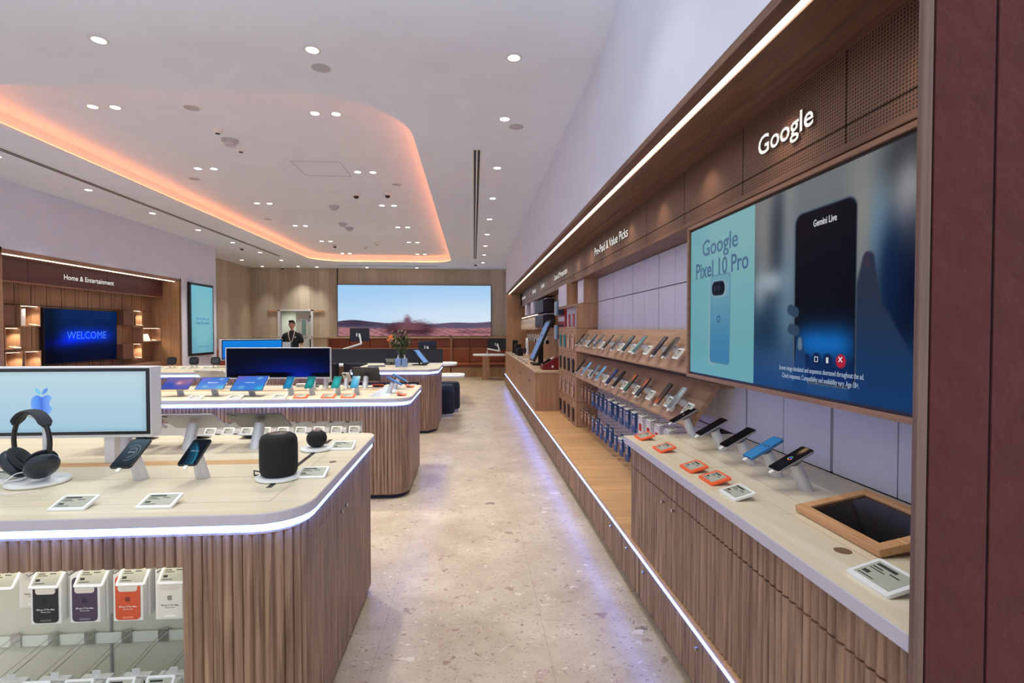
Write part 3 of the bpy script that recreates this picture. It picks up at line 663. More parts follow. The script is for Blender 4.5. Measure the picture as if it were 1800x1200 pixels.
def etag(x, y, z, head, label, group, colour='white', sc=1.0, tilt=16):
    key = (colour, tilt)
    if key not in TAGP:
        r = thing('price_tag', label, 'price tag', (x, y, z), head, group)
        W, D = .118, .086
        m = TX(0, 0, .010) @ frame_m((0, 0, .0), (0, -1, 0), (math.cos(math.radians(tilt)), 0, math.sin(math.radians(tilt))))
        MB().rbox(W, D, .009, .008).xf(m).build('frame', M['orangep' if colour == 'orange' else 'white'], r, bevel=.0015)
        k = .70 if colour == 'orange' else .82
        MB().box(-W*k/2, -D*.36, .009, W*k/2, D*.38, .0097).xf(m).build('display', M['ink'], r)
        t = MB()
        for (a, b, c, d) in ((-.40, .24, .10, .31), (-.40, .12, -.12, .15), (-.40, .05, -.05, .07), (-.40, -.22, -.22, -.08), (.02, .12, .30, .15), (.16, -.28, .38, -.04)):
            if a == .16:
                for i in range(4):
                    for j in range(4):
                        if (i*7+j*5+i*j) % 3: t.box(W*k*(a+i*.05), D*(c*0-.28+j*.06), .0097, W*k*(a+i*.05+.045), D*(-.28+j*.06+.05), .0100)
            else: t.box(W*k*a, D*min(b, d), .0097, W*k*c, D*max(b, d), .0100)
        t = MB()
        for (a, b, c, d) in ((-.42, .22, .12, .31), (-.42, .11, -.14, .15), (-.42, .03, -.02, .06), (-.42, -.20, -.24, -.09), (-.42, -.30, .0, -.27), (.04, .11, .30, .15)):
            t.box(W*k*a, D*b, .0097, W*k*c, D*d, .0100)
        t.xf(m).build('printed_lines', M['print'], r)
        MB().box(-.02, -.01, -.011, .02, .03, .001).xf(m @ TX(0, .0, 0)).build('foot', M['black'], r)
        r.scale = (sc,)*3; TAGP[key] = r; return r
    o = dup(TAGP[key], label, (x, y, z), head, group); o.scale = (sc,)*3; return o
DOWN = PI/2   # local -X turned to face -Y
# ------------------------------------------------------------------ near right counter: phones, tags, framed tablet
gr = 'phones on slanted stands on the right counter'; gs = 'silver slanted stands on the right counter'
def g_mark(col=((60, 170, 90), (70, 130, 230), (230, 180, 40), (220, 70, 60))):
    def f(r, m):
        for q, c in enumerate(col):
            pts = [(math.cos(a)*.0095, math.sin(a)*.0095, 0) for a in [PI/4+q*PI*.42+i*PI*.42/5 for i in range(6)]]
            MB().tube([m @ Vector(p) for p in pts], .0016, 6).build('emblem', phc(c, .9), r)
        MB().box(0, -.0016, 0, .010, .0016, .001).xf(m).build('emblem_bar', phc(col[1], .9), r)
    return f
def clock_face(r, m):
    text(r, '10:09', .026, phc((30, 60, 120), .6), m @ TX(0, .005, 0) @ RZ(0), .0002, name='clock_digits')
dk = gradfn((8, 8, 10), (14, 14, 18))
specs = [(2.86, dk, 'black', lambda r, m: text(r, 'G', .014, phc((230, 230, 230)), m, .0002, name='emblem'), 'black-screened phone, farthest of the five on the right counter'),
 (2.508, dk, 'black', None, 'blank black phone on the right counter, second from the far end'),
 (2.251, dk, 'black', None, 'dark phone on the right counter, left neighbour of the blue-screened one'),
 (2.045, gradfn((60, 130, 190), (50, 120, 180)), 'blue', clock_face, 'blue-screened phone showing large clock digits on the right counter'),
 (1.857, gradfn((10, 10, 14), (30, 26, 30), blobs=((.5, .9, .18, (150, 120, 80)),)), 'silver', g_mark(), 'phone with a coloured ring logo, nearest of the five on the right counter')]
for i, (y, fn, bc, em, lab) in enumerate(specs):
    bm_ = {'black': M['alu'], 'blue': plain('blue_phone', (60, 110, 160), .3), 'silver': M['alu']}[bc]
    device(1.242, y, .9015, 0, .0745, .158, bm_, fn, lab, gr, emblem=em)
    stand(1.242, y, .9015, 0, 'silver slanted stand carrying the ' + ['farthest black phone', 'second phone', 'third phone', 'blue-screened phone', 'nearest phone'][i] + ' on the right counter', gs)
for i, (x, y, c_) in enumerate(((.945, 2.815, 'orange'), (.95, 2.528, 'orange'), (.945, 2.166, 'orange'), (.954, 1.991, 'orange'), (.95, 1.808, 'white'), (.965, 1.150, 'white'))):
    etag(x, y, .9017, 0, ['orange price tag at the far corner of the right counter', 'orange price tag on the right counter, second from the far corner', 'orange price tag on the right counter, third from the far corner', 'orange price tag on the right counter touching the white one', 'white price tag on the right counter beside the orange ones', 'large white price tag in front of the wooden framed tablet'][i],
         'price tags on the right counter', c_, 1.12 if i == 5 else 1.0)
r = thing('framed_tablet', 'black tablet in a thick sloping oak frame on the right counter', 'tablet', (1.19, 1.46, .9015))
m = RY(-math.radians(11))@TX(0, 0, .026)
t = MB(); W, D = .25, .36
t.prism([(-.125, -.18), (.125, -.18), (.125, .18), (-.125, .18)], 0, .0)
fr = MB()
for (a, b, c, d) in ((-.125, -.18, -.095, .18), (.095, -.18, .125, .18), (-.095, -.18, .095, -.145), (-.095, .145, .095, .18)): fr.box(a, b, 0, c, d, .022)
fr.xf(m).build('frame', wood('frame_oak', (178, 126, 84), (212, 162, 116), 'y', .45, scale=1.4), r, bevel=.002)
MB().box(-.097, -.147, .004, .097, .147, .015).xf(m).build('screen', M['glass_b'], r)
MB().prism([(-.115, 0), (.118, 0), (.118, .044), (-.115, .001)], -.165, .165).xf(RX(PI/2)).build('base_wedge', M['oaky'], r)
# ------------------------------------------------------------------ wall screen on the right
TVX, TY0, TY1, TZ0, TZ1 = 1.2, 1.30, 2.865, 1.24, 2.07
r = thing('wall_screen', 'huge wall-mounted screen in a wooden frame showing a phone advertisement above the right counter', 'screen', (TVX, (TY0+TY1)/2, TZ0))
Mo = TX(-TVX, -(TY0+TY1)/2, -TZ0); fw_ = .018
t = MB()
for (a, b, c, d) in ((TY0, TZ0, TY1, TZ0+fw_), (TY0, TZ1-fw_, TY1, TZ1), (TY0, TZ0+fw_, TY0+fw_, TZ1-fw_), (TY1-fw_, TZ0+fw_, TY1, TZ1-fw_)): t.box(TVX, a, b, TVX+.13, c, d)
t.xf(Mo).build('frame', M['oaky'], r, bevel=.001)
MB().box(TVX+.012, TY0+fw_, TZ0+fw_, TVX+.12, TY1-fw_, TZ1-fw_).xf(Mo).build('panel', M['black'], r)
MB().box(TVX+.12, TY0+.3, TZ0+.2, 1.5, TY1-.3, TZ1-.2).xf(Mo).build('wall_bracket', M['black'], r)
sy0, sy1, sz0, sz1 = TY0+fw_+.012, TY1-fw_-.012, TZ0+fw_+.012, TZ1-fw_-.012
def ad_image(u, v):
    sm = lambda a, b, x: np.clip((x-a)/(b-a), 0, 1)**2*(3-2*np.clip((x-a)/(b-a), 0, 1))
    A = lambda c: np.array(c, float)
    lerp = lambda a, b, t: a*(1-t[..., None])+b*t[..., None]
    asp = 1.9; X, Y = u*asp, v
    # blurred room behind
    img = lerp(A((60, 92, 120)), A((130, 138, 140)), sm(.2, .95, v))*np.ones(u.shape+(1,))
    for (bx, by, rx, ry, c, k) in ((.50, .95, .05, .5, (150, 150, 148), 1), (.56, .78, .05, .28, (60, 70, 84), .9), (.60, .9, .03, .4, (165, 165, 165), .7), (.52, .55, .07, .06, (190, 205, 215), .9), (.47, .5, .03, .12, (180, 195, 205), .7),
        (.50, .28, .08, .18, (30, 60, 90), .8), (.60, .45, .05, .3, (130, 165, 190), .6), (.62, .1, .2, .12, (110, 125, 150), .5), (.86, .75, .05, .4, (160, 160, 155), .9), (.90, .6, .03, .3, (120, 160, 190), .8), (.98, .95, .08, .12, (60, 60, 66), .9), (.97, .78, .035, .14, (190, 185, 190), .9), (.985, .62, .03, .12, (120, 115, 120), .7), (.97, .42, .085, .28, (10, 24, 52), 1), (.93, .5, .03, .2, (14, 40, 80), .8)):
        g = np.exp(-(((u-bx)/rx)**2+((v-by)/ry)**2)**1.3)*k; img = lerp(img, A(c), g)
    img = lerp(img, A((6, 70, 150)), sm(.35, -.1, v)*.75)
    # the held phone and fingers
    def rbx(cx, cy, hw, hh, rad, ang=0):
        c, s_ = math.cos(ang), math.sin(ang); x = (X-cx)*c+(Y-cy)*s_; y = -(X-cx)*s_+(Y-cy)*c
        qx, qy = np.abs(x)-hw+rad, np.abs(y)-hh+rad
        return np.sqrt(np.maximum(qx, 0)**2+np.maximum(qy, 0)**2)+np.minimum(np.maximum(qx, qy), 0)-rad
    def cap(ax, ay, bx, by, ra, rb):
        px, py, dx, dy = X-ax, Y-ay, bx-ax, by-ay; h = np.clip((px*dx+py*dy)/(dx*dx+dy*dy), 0, 1)
        return np.sqrt((px-h*dx)**2+(py-h*dy)**2)-(ra+(rb-ra)*h)
    fill = lambda d, c, soft=.004: lerp(img, c if isinstance(c, np.ndarray) and c.ndim > 1 else A(c)*np.ones(u.shape+(1,)), 1-sm(-soft, soft, d))
    handc = lerp(A((22, 66, 120)), A((52, 62, 84)), sm(.0, .5, v))*np.ones(u.shape+(1,))
    palm = np.minimum(cap(1.655, .58, 1.64, .30, .032, .105), cap(1.66, .28, 1.80, -.1, .13, .24)); img = fill(palm, handc, .008)
    img = fill(cap(1.645, .60, 1.65, .56, .012, .014), (70, 60, 80), .004)
    img = fill(rbx(1.39, .455, .205, .405, .055, .0), (96, 112, 128))
    img = fill(rbx(1.392, .455, .198, .398, .05, .0), (14, 18, 30))
    gl = lerp(A((14, 16, 28)), A((20, 120, 215)), np.exp(-((v-.235)/.085)**2)*np.exp(-((X-1.40)/.2)**4)); gl = lerp(gl, A((14, 60, 140)), sm(.2, .08, v)*.8); gl = gl*np.ones(u.shape+(1,))
    img = lerp(img, gl, (rbx(1.392, .455, .192, .392, .045) < 0)*1.0)
    for k_, (cx, c_) in enumerate(((1.29, (16, 44, 92)), (1.355, (16, 44, 92)), (1.43, (16, 44, 92)), (1.51, (205, 40, 70)))):
        img = fill(np.sqrt((X-cx)**2+(Y-.165)**2)-(.03 if k_ else .022), c_, .003)
    for (ax, ay, bx, by, ra) in ((1.16, .40, 1.20, .385, .026), (1.165, .305, 1.205, .295, .026)): img = fill(cap(ax, ay, bx, by, ra, ra), (60, 84, 110), .005)
    img = fill(cap(1.235, .245, 1.24, -.05, .024, .075), handc*1.15, .005)
    img = fill(cap(1.235, .25, 1.236, .22, .014, .018), (110, 140, 165), .004)
    # left third: pale cyan with the product shot
    left = lerp(A((126, 196, 206)), A((150, 208, 214)), sm(0, 1, v))*np.ones(u.shape+(1,)); left = lerp(left, A((120, 190, 206)), sm(.25, .0, u)*.5)
    img = lerp(img, left, (u < .437)*1.0)
    img = fill(rbx(.335, .37, .055, .30, .03, .0), (150, 200, 214)); img = fill(rbx(.435, .37, .130, .285, .03, -.015), (100, 130, 150), .003)
    bodyc = lerp(A((74, 150, 196)), A((128, 186, 206)), sm(.1, .65, v))*np.ones(u.shape+(1,)); img = fill(rbx(.435, .37, .127, .281, .028, -.015), bodyc, .003)
    img = fill(rbx(.425, .565, .112, .055, .05, -.02), (150, 192, 210), .004); img = fill(rbx(.41, .567, .085, .045, .04, -.02), (22, 30, 46), .003)
    for cx in (.37, .42): img = fill(np.sqrt((X-cx)**2+(Y-.567)**2)-.02, (40, 52, 74), .003)
    img = fill(np.abs(np.sqrt((X-.42)**2+(Y-.37)**2)-.018)-.005, (60, 110, 150), .003)
    return img
gridimg('screen', ad_image, 420, 225, lambda u, v: (0+.0105, sy1-(sy1-sy0)*u-(TY0+TY1)/2, sz0+(sz1-sz0)*v-TZ0), screenmat('advert', .62, .2), r)
def tvt(s, u, v, size, mat_, width=None, bold=0, align='CENTER', sx=1.0):
    return text(r, s, size, mat_, frame_m((.0095, sy1-(sy1-sy0)*u-(TY0+TY1)/2, sz0+(sz1-sz0)*v-TZ0), (0, -1, 0), (0, 0, 1)), .0003, bold, 'screen_text', align, width=width, sx=sx)
tvt('Google', .22, .80, .115, phc((58, 118, 158), .62), .37, .0015); tvt('Pixel 10 Pro', .225, .655, .115, phc((48, 108, 152), .62), .54, .0015)
tvt('Gemini Live', .737, .775, .034, phc((210, 214, 220), .7), .12, .0006)
for s_, v_ in (('Screen image simulated and sequences shortened throughout the ad.', .098), ('Check responses. Compatibility and availability vary. Age 18+.', .060)): tvt(s_, .715, v_, .026, phc((170, 190, 210), .7), .45 if v_ > .08 else .41)
tvt('\u00d7', .794, .152, .045, phc((235, 225, 230), .8)); tvt('II', .7515, .153, .026, phc((225, 230, 240), .8), bold=.001); tvt('\u25a1', .713, .153, .026, phc((225, 230, 240), .8))
# ------------------------------------------------------------------ lettering on the fascia
fm_ = lambda y, z: frame_m((1.297, y, z), (0, -1, 0), (0, 0, 1))
r = thing('shop_sign', 'white raised Google lettering on the perforated fascia above the wall screen', 'sign'); text(r, 'Google', .118, M['letter'], fm_(2.108, 2.285), .006, .0016, per_letter=True, width=.385)
r = thing('shop_sign', 'white raised Pre-Paid & Value Picks lettering on the fascia above the phone shelves', 'sign'); text(r, 'Pre-Paid & Value Picks', .118, M['letter'], fm_(4.90, 2.285), .006, .0006, per_letter=True, width=1.19)
for s_, y, wd in (('Cases & Protection', 7.7, 1.15), ('Audio', 9.6, .45), ('Gaming', 11.0, .6), ('Accessories', 13.2, .9)):
    r = thing('shop_sign', 'small white raised %s lettering far along the right fascia' % s_, 'sign'); text(r, s_, .118, M['letter'], fm_(y, 2.285), .006, .0008, per_letter=True, width=wd)
# ================================================================== SLOPED PHONE SHELVES
for lab, zf, zr in (('upper sloping oak shelf of phones on the right wall', 1.26, 1.505), ('lower sloping oak shelf of phones on the right wall', .95, 1.195)):
    r = thing('sloped_shelf', lab, 'shelf', (1.22, 2.87, zf))
    L_ = math.hypot(.16, zr-zf); y1 = 6.17 - 2.87
    prof = [(0, 0), (.16, zr-zf), (.18, zr-zf), (.18, zr-zf-.02), (.022, -.012), (.004, -.012)]
    MB().loft([[(x, 0, z) for x, z in prof], [(x, y1, z) for x, z in prof]]).build('board', M['oakshelf'], r)
    MB().box(.18, .02, zr-zf-.03, .278, y1-.02, zr-zf).build('ledge', M['oakshelf'], r)
    MB().box(.1, .05, (zr-zf)*.62-.06, .112, y1-.02, (zr-zf)*.62-.03).build('stiffener', M['silver'], r)
SA = math.atan2(.245, .16); SL = (math.cos(SA), 0, math.sin(SA)); SN = Vector((-math.sin(SA), 0, math.cos(SA)))
def shelf_phone(y, zf, body, scr, label, group, h=.155, w=.073, up=.125, em=None):
    c = Vector((1.22, y, zf)) + Vector(SL)*up + SN*.052
    r = thing('display_phone', label, 'phone', c, 0, group)
    a = SA-.10; m = RZ(0)@frame_m((0, 0, 0), (0, -1, 0), (math.cos(a), 0, math.sin(a)))@RZ(0)
    MB().rbox(w, h, .008, .010).xf(m).build('case', body, r, bevel=.001)
    gridimg('screen', scr, 6, 12, lambda u, v: tuple(m @ Vector(((u-.5)*(w-.006), (v-.5)*(h-.006), .0085))), SCR, r)
    MB().rbox(.016, .02, .007, .003, (0, -h/2-.008, 0)).xf(m).build('charging_plug', M['cable'], r)
    s = thing('device_stand', 'silver stand under the ' + label.replace(' sloping', '').replace(' from the far end', ' from far end'), 'stand', c, 0, 'silver stands on the sloping phone shelves')
    MB().loft([[(-.0+SN.x*q+SL[0]*(.0)+k*math.cos(2*PI*i/14)*SL[0], k*math.sin(2*PI*i/14), SN.z*q+k*math.cos(2*PI*i/14)*SL[2]) for i in range(14)] for q, k in ((-.052, .030), (-.0005, .02))]).build('post', M['silver'], s, smooth=True)
    MB().box(-.02, -h/2-.004, -.018, .02, -h/2+.035, -.001).xf(m).build('cradle', M['white'], s, bevel=.002)
    return r
cols = {'dark brown': (58, 46, 42), 'dark grey': (62, 62, 70), 'slate blue': (64, 84, 108), 'black': (20, 20, 26), 'bronze': (96, 82, 74), 'teal': (88, 138, 150), 'violet grey': (78, 62, 76), 'sky blue': (90, 168, 222), 'navy': (30, 56, 120), 'orange and green': (70, 92, 92), 'orange and black': (56, 62, 72), 'silver': (150, 158, 164)}
def scrfor(k, i):
    c = tuple(x*.72 for x in cols[k])
    if k == 'orange and green': return gradfn((70, 110, 100), (60, 64, 60), blobs=((.5, .85, .3, (226, 98, 50)),))
    if k == 'orange and black': return gradfn((50, 60, 76), (60, 60, 66), blobs=((.5, .72, .3, (220, 100, 70)),))
    if k == 'black' and i == 8: return gradfn((200, 90, 60), (60, 60, 62), blobs=((.5, .55, .42, (58, 58, 60)),))
    if k == 'teal': return gradfn(c, (70, 120, 135), blobs=((.3, .5, .25, (120, 165, 170)),))
    return gradfn(c, tuple(min(255, x*1.15) for x in c), blobs=((.7, .8, .3, tuple(min(255, x*1.5+10) for x in c)),))
up_ = [(5.993, 'dark brown'), (5.75, 'dark grey'), (5.38, 'slate blue'), (5.09, 'dark grey'), (4.732, 'bronze'), (4.441, 'bronze'), (4.11, 'slate blue'), (3.821, 'teal'), (3.412, 'violet grey'), (3.205, 'dark brown')]
for i, (y, k) in enumerate(up_): shelf_phone(y, 1.26, M['grey'] if i % 2 else M['black'], scrfor(k, i), '%s phone on upper sloping shelf, %s from the far end' % (k, ordn(i)), 'phones on the upper sloping shelf')
lo_ = [(1020, 'black'), (1031, 'sky blue'), (1045, 'slate blue'), (1056, 'sky blue'), (1075.6, 'navy'), (1088, 'black'), (1108, 'orange and green'), (1130, 'orange and black'), (1166, 'black'), (1190, 'silver')]
for i, (px, k) in enumerate(lo_): shelf_phone(P(px, 650, x=1.24).y, .95, M['silver'] if i in (1, 2, 3, 9) else M['black'], scrfor(k, i), '%s phone on lower sloping shelf, %s from the far end' % (k, ordn(i)), 'phones on the lower sloping shelf', h=.165)
def shelf_tag(y, zf, label):
    o = etag(0, 0, 0, 0, label, 'price tags on the sloping shelves'); o.location = Vector((1.22, y, zf)) + Vector(SL)*.085 + SN*.03
    o.rotation_euler = (0, -(SA-math.radians(16)-.1), 0); o.rotation_euler.rotate(Euler((0, 0, 0)))
    o.scale = (.9, .75, .9); return o
for i, y in enumerate((5.56, 4.93, 4.28, 3.96, 3.61, 3.06)): shelf_tag(y, 1.26, 'white price tag on upper sloping shelf, %s from the far end' % ordn(i))
for i, px in enumerate((1040, 1066, 1099, 1121, 1145.6, 1179, 1212)): shelf_tag(P(px, 660, x=1.24).y, .95, 'white price tag on lower sloping shelf, %s from the far end' % ordn(i))
# ================================================================== HANGING PACKS BELOW THE SHELVES
def hook(x0, x1, y, z, label, group):
    r = thing('display_hook', label, 'hook', (x1, y, z), 0, group); L_ = x0-x1
    MB().tube([(L_, 0, 0), (0, 0, 0), (-.006, 0, .01)], .0022, 6).build('rod', M['chrome'], r)
    return r
hp = hook(1.5, 1.25, 6.0, .86, '', '')
hp['label'] = 'chrome peg on the white panels, upper row, farthest'; hp['group'] = 'upper pegs under the sloping shelves'
gh = ('upper pegs under the sloping shelves', 'lower pegs under the sloping shelves')
def pack(mat_, acc, w, h, d):
    r = thing('accessory_pack', '', 'pack', (0, 0, 0))
    MB().box(0, -w/2, -h, d, w/2, 0).build('card', mat_, r, bevel=.001)
    MB().box(0, -.012, 0, d*.3, .012, .022).build('hang_tab', M['clearp'], r)
    MB().box(-.0006, -w*.32, -h*.62, 0, w*.32, -h*.28).build('printed_window', acc, r)
    MB().box(-.0006, -w*.4, -h*.2, 0, w*.25, -h*.13).build('printed_line', M['white'], r)
    return r
protos = {}
def put_pack(kind, x, y, z, label, group):
    if kind not in protos:
        a = {'blue': (M['bluec'], plain('pack_photo', (170, 150, 160), .5, noise=.3, ns=60), .085, .15, .012), 'brown': (M['browncard'], plain('pack_photo_b', (200, 150, 120), .5), .085, .15, .012), 'red': (plain('white_box', (236, 232, 232), .5), M['rediv'], .095, .17, .05), 'dark': (plain('dark_box', (44, 34, 52), .5), plain('dark_ring', (90, 88, 150), .4), .08, .12, .02)}[kind]
        protos[kind] = pack(*a); o = protos[kind]; o.location = (x, y, z)
    else: o = dup(protos[kind], label, (x, y, z))
    o['label'] = label; o['group'] = group; return o
Mtag = None
for row, (z, n0, y_end) in enumerate(((.86, 17, 3.0), (.585, 13, 3.55))):
    n = 17 if row == 0 else 13; rn = ('upper', 'lower')[row]
    for i in range(n):
        y = 6.02-.178*i
        if not (row == 0 and i == 0): dup(hp, 'chrome peg on the white panels, %s row, %s from the far end' % (rn, ordn(i)), (1.25, y, z), group=gh[row])
        kind = 'brown' if i < 3 else ('blue' if (i < 12 or row) else 'red')
        desc = {'brown': 'brown accessory card', 'blue': 'blue accessory card', 'red': 'white and red phone box'}[kind]
        for j, dx in enumerate((.022, .085) if kind != 'red' else (.02,)):
            if j == 1 and (i+row) % 3 == 2: continue
            put_pack(kind, 1.25+dx, y, z-.022, '%s %s on %s peg row, %s from far end' % (('front', 'rear')[j] if kind != 'red' else 'single', desc, rn, ordn(i)), 'packs on the pegs under the sloping shelves')
        if (row == 0 and i >= 8) or (row == 1 and i >= 10):
            o = etag(1.235, y, z+.012, 0, 'price tag on the front of %s peg row, %s from the far end' % (rn, ordn(i)), 'price tags on the pegs'); o.scale = (.62, .62, .62)
# ================================================================== CASE DISPLAY UNIT (stacked cubes)
cubes = []
for k in range(5):
    z0 = .33+.298*k; r = thing('display_cube', 'oak display cube in the phone case tower, %s from the floor' % ordn(k), 'display unit', (1.24, 6.2, z0), 0, 'stacked oak display cubes')
    Mo = TX(-1.24, -6.2, -z0)
    if k < 4: MB().box(1.24, 6.2, z0+.002, 1.498, 7.5, z0+.296).xf(Mo).build('body', M['oakz'], r, bevel=.001)
    else:
        MB().box(1.24, 6.2, z0+.002, 1.498, 6.22, z0+.296).box(1.24, 6.22, z0+.002, 1.498, 7.5, z0+.02).box(1.24, 6.22, z0+.278, 1.498, 7.5, z0+.296).xf(Mo).build('body', M['oakz'], r, bevel=.001)
        MB().box(1.36, 6.22, z0+.02, 1.498, 7.5, z0+.278).xf(Mo).build('white_back', M['panelw'], r)
    for y in (6.5, 7.15): MB().lathe([(0, 0), (.012, 0), (.012, .004), (0, .004)], 12).xf(Mo@TX(1.24, y, z0+.262)@RY(-PI/2)).build('fixing_stud', M['black'], r)
kinds = [('dark brown', (60, 48, 46)), ('clear', (190, 160, 146)), ('black', (18, 18, 22)), ('teal', (50, 140, 156)), ('red', (170, 30, 40))]
casep = None
for k, (cn, cc) in enumerate(kinds):
    for q, y in enumerate((7.28, 6.96, 6.66, 6.36)):
        c2, n2 = (cc, cn)
        if k == 3 and q > 1: c2, n2 = (208, 176, 160), 'rose'
        x = 1.232 if k < 4 else 1.30
        mt = plain('case_'+n2.replace(' ', '_'), c2, .4) if q in (0, 2) else mt
        r = thing('phone_case', '%s phone case, %s from the far side, %s cube row from the floor' % (n2, ordn(q), ordn(k)), 'phone case', (x, y, .33+.298*k+(.05 if k < 4 else .022)), 0, 'phone cases on the oak cubes')
        MB().rbox(.078, .17, .012, .012, (0, .085, 0)).xf(frame_m((0, 0, 0), (0, -1, 0), (0, 0, 1))).build('shell', mt, r, bevel=.002)
        MB().rbox(.03, .03, .003, .006, (-.014, .145, .012)).xf(frame_m((0, 0, 0), (0, -1, 0), (0, 0, 1))).build('camera_cutout', M['black'], r)
# cabinets above the cubes and along the rear shelving
for lab, y0, y1, x0, z0, z1, mm in (('tall oak box with pale front standing on the case tower, nearer', 6.2, 6.56, 1.33, 1.822, 2.12, 'panelw'), ('wide white-fronted box standing on the case tower, farther', 6.85, 7.5, 1.24, 1.822, 2.12, 'panelw')):
    r = thing('wall_box', lab, 'cabinet', (x0, y0, z0)); Mo = TX(-x0, -y0, -z0)
    MB().box(x0, y0, z0, 1.498, y1, z1).xf(Mo).build('body', M['oakz'], r); MB().box(x0-.006, y0+.02, z0+.01, x0, y1-.02, z1-.01).xf(Mo).build('front_panel', M[mm], r)
# ================================================================== NEAR ISLAND (items on top)
ZI = .9018
def bigscreen(name_label, x0, x1, y, z0, z1, img, nx, ny, posts, thick=.085, bz=.014, smat=.85, rz=0, zt=.9018, piv=None):
    cx = (x0+x1)/2; r = thing('counter_screen', name_label, 'screen', (cx, y, zt), rz)
    Mo = TX(-cx, -y, -zt)
    MB().box(x0-.012, y+.004, z0-.014, x1+.004, y+thick, z1+.006).xf(Mo).build('housing', M['wframe'], r, bevel=.003)
    MB().box(x0, y, z0, x1, y+.006, z1).xf(Mo).build('bezel', M['black'], r)
    gridimg('screen', img, nx, ny, lambda u, v: (x0+bz+(x1-x0-2*bz)*u-cx, -.0008, z0+bz+(z1-z0-2*bz)*v-zt), screenmat('counter_screen', smat, .2), r)
    for px in posts: MB().box(px-.022, y+.02, zt, px+.022, y+thick-.02, z0-.014).xf(Mo).build('post', M['wframe'], r, bevel=.003)
    return r, Mo
def img1(u, v):
    t = np.clip(v, 0, 1)[..., None]; c = np.array((176, 214, 236.))*(1-t)+np.array((204, 232, 244.))*t
    e = np.clip((.06-np.minimum(np.minimum(u, 1-u)*3.5, np.minimum(v, 1-v)))/.06, 0, 1)[..., None]
    return c*(1-e*.08)
r, Mo = bigscreen('wide white-framed screen with a blue apple logo on the near island', -2.44, -1.443, 2.45, 1.035, 1.330, img1, 40, 14, (-1.63, -2.25))
body = [(0,.30),(.10,.36),(.22,.395),(.34,.36),(.42,.27),(.35,.17),(.315,.04),(.34,-.09),(.44,-.19),(.39,-.31),(.31,-.43),(.22,-.50),(.13,-.50),(.04,-.465),(-.04,-.465),(-.13,-.50),(-.22,-.50),(-.31,-.43),(-.39,-.31),(-.45,-.15),(-.47,.02),(-.44,.19),(-.36,.32),(-.24,.39),(-.12,.36)]
def poly_mesh(name, pts, m_, mt, parent, zc=None):
    o = MB().prism(pts, 0, .0008).xf(m_).build(name, mt, parent)
    return o
ap = frame_m((-1.893, 2.4485, 1.175), (1, 0, 0), (0, 0, 1)); lm = Mo @ ap
def smooth_closed(p, k=3):
    out = []; n = len(p)
    for i in range(n):
        p0, p1, p2, p3 = p[i-1], p[i], p[(i+1) % n], p[(i+2) % n]
        for j in range(k):
            t = j/k; out.append(tuple(.5*((2*p1[a])+(-p0[a]+p2[a])*t+(2*p0[a]-5*p1[a]+4*p2[a]-p3[a])*t*t+(-p0[a]+3*p1[a]-3*p2[a]+p3[a])*t**3) for a in (0, 1)))
    return out
body_s = smooth_closed(body)
mg = bpy.data.materials.new('logo_blue'); mg.use_nodes = True
_b = mg.node_tree.nodes['Principled BSDF']; _tc = mg.node_tree.nodes.new('ShaderNodeTexCoord'); _sx = mg.node_tree.nodes.new('ShaderNodeSeparateXYZ'); _cr = mg.node_tree.nodes.new('ShaderNodeValToRGB')
mg.node_tree.links.new(_tc.outputs['Generated'], _sx.inputs[0]); mg.node_tree.links.new(_sx.outputs['X'], _cr.inputs['Fac']); mg.node_tree.links.new(_cr.outputs['Color'], _b.inputs['Emission Color'])
_cr.color_ramp.elements[0].color = lin((110, 170, 250))+(1,); _cr.color_ramp.elements[1].color = lin((120, 190, 250))+(1,)
for p_, c_ in ((.35, (70, 140, 245)), (.5, (50, 110, 225)), (.6, (80, 140, 245)), (.8, (110, 160, 250))): q_ = _cr.color_ramp.elements.new(p_); q_.color = lin(c_)+(1,)
_b.inputs['Emission Strength'].default_value = .9; _b.inputs['Base Color'].default_value = (.02, .02, .02, 1)
sc_ = .098
poly_mesh('logo', [(x*sc_, y*sc_) for x, y in body_s], lm, mg, r)
leaf = [(.01, .42), (.03, .56), (.12, .67), (.24, .72), (.23, .58), (.14, .47)]
poly_mesh('logo_leaf', [(x*sc_, y*sc_) for x, y in smooth_closed(leaf)], lm, phc((90, 150, 230), .9), r)
poly_mesh('logo_leaf', [(-x*sc_*.95-.004, y*sc_*.98) for x, y in smooth_closed(leaf)], lm, phc((120, 200, 240), .9), r)
# headphones on their stand
hx, hy = -1.695, 2.17
r = thing('headphone_stand', 'white round-based metal stand holding the black headphones on the near island', 'stand', (hx, hy, ZI))
MB().lathe([(0, 0), (.095, 0), (.102, .006), (.100, .014), (.09, .017), (0, .017)], 40).build('base', M['white'], r, smooth=True)
MB().rbox(.02, .02, .245, .007, (.03, 0, .016)).build('post', M['silver'], r, smooth=True)
MB().tube([(.03, 0, .255), (.02, 0, .262), (-.025, -.005, .266)], .009, 10).build('cradle', M['silver'], r, smooth=True)
r = thing('headphones', 'black over-ear headphones with rounded cups hanging on the stand beside the apple-logo screen', 'headphones', (hx-.012, hy-.015, ZI), -.35)
arch = [(.098*math.cos(a)*1.0, 0, .165+.115*math.sin(a)) for a in [PI*i/18 for i in range(19)]]
MB().tube([(-.094, 0, .125)]+arch[::-1]+[(.094, 0, .125)], .0085, 10).build('headband', M['black'], r, smooth=True)
cpts = [(.1*math.cos(a), 0, .168+.118*math.sin(a)) for a in [PI*(.18+.64*i/14) for i in range(15)]]
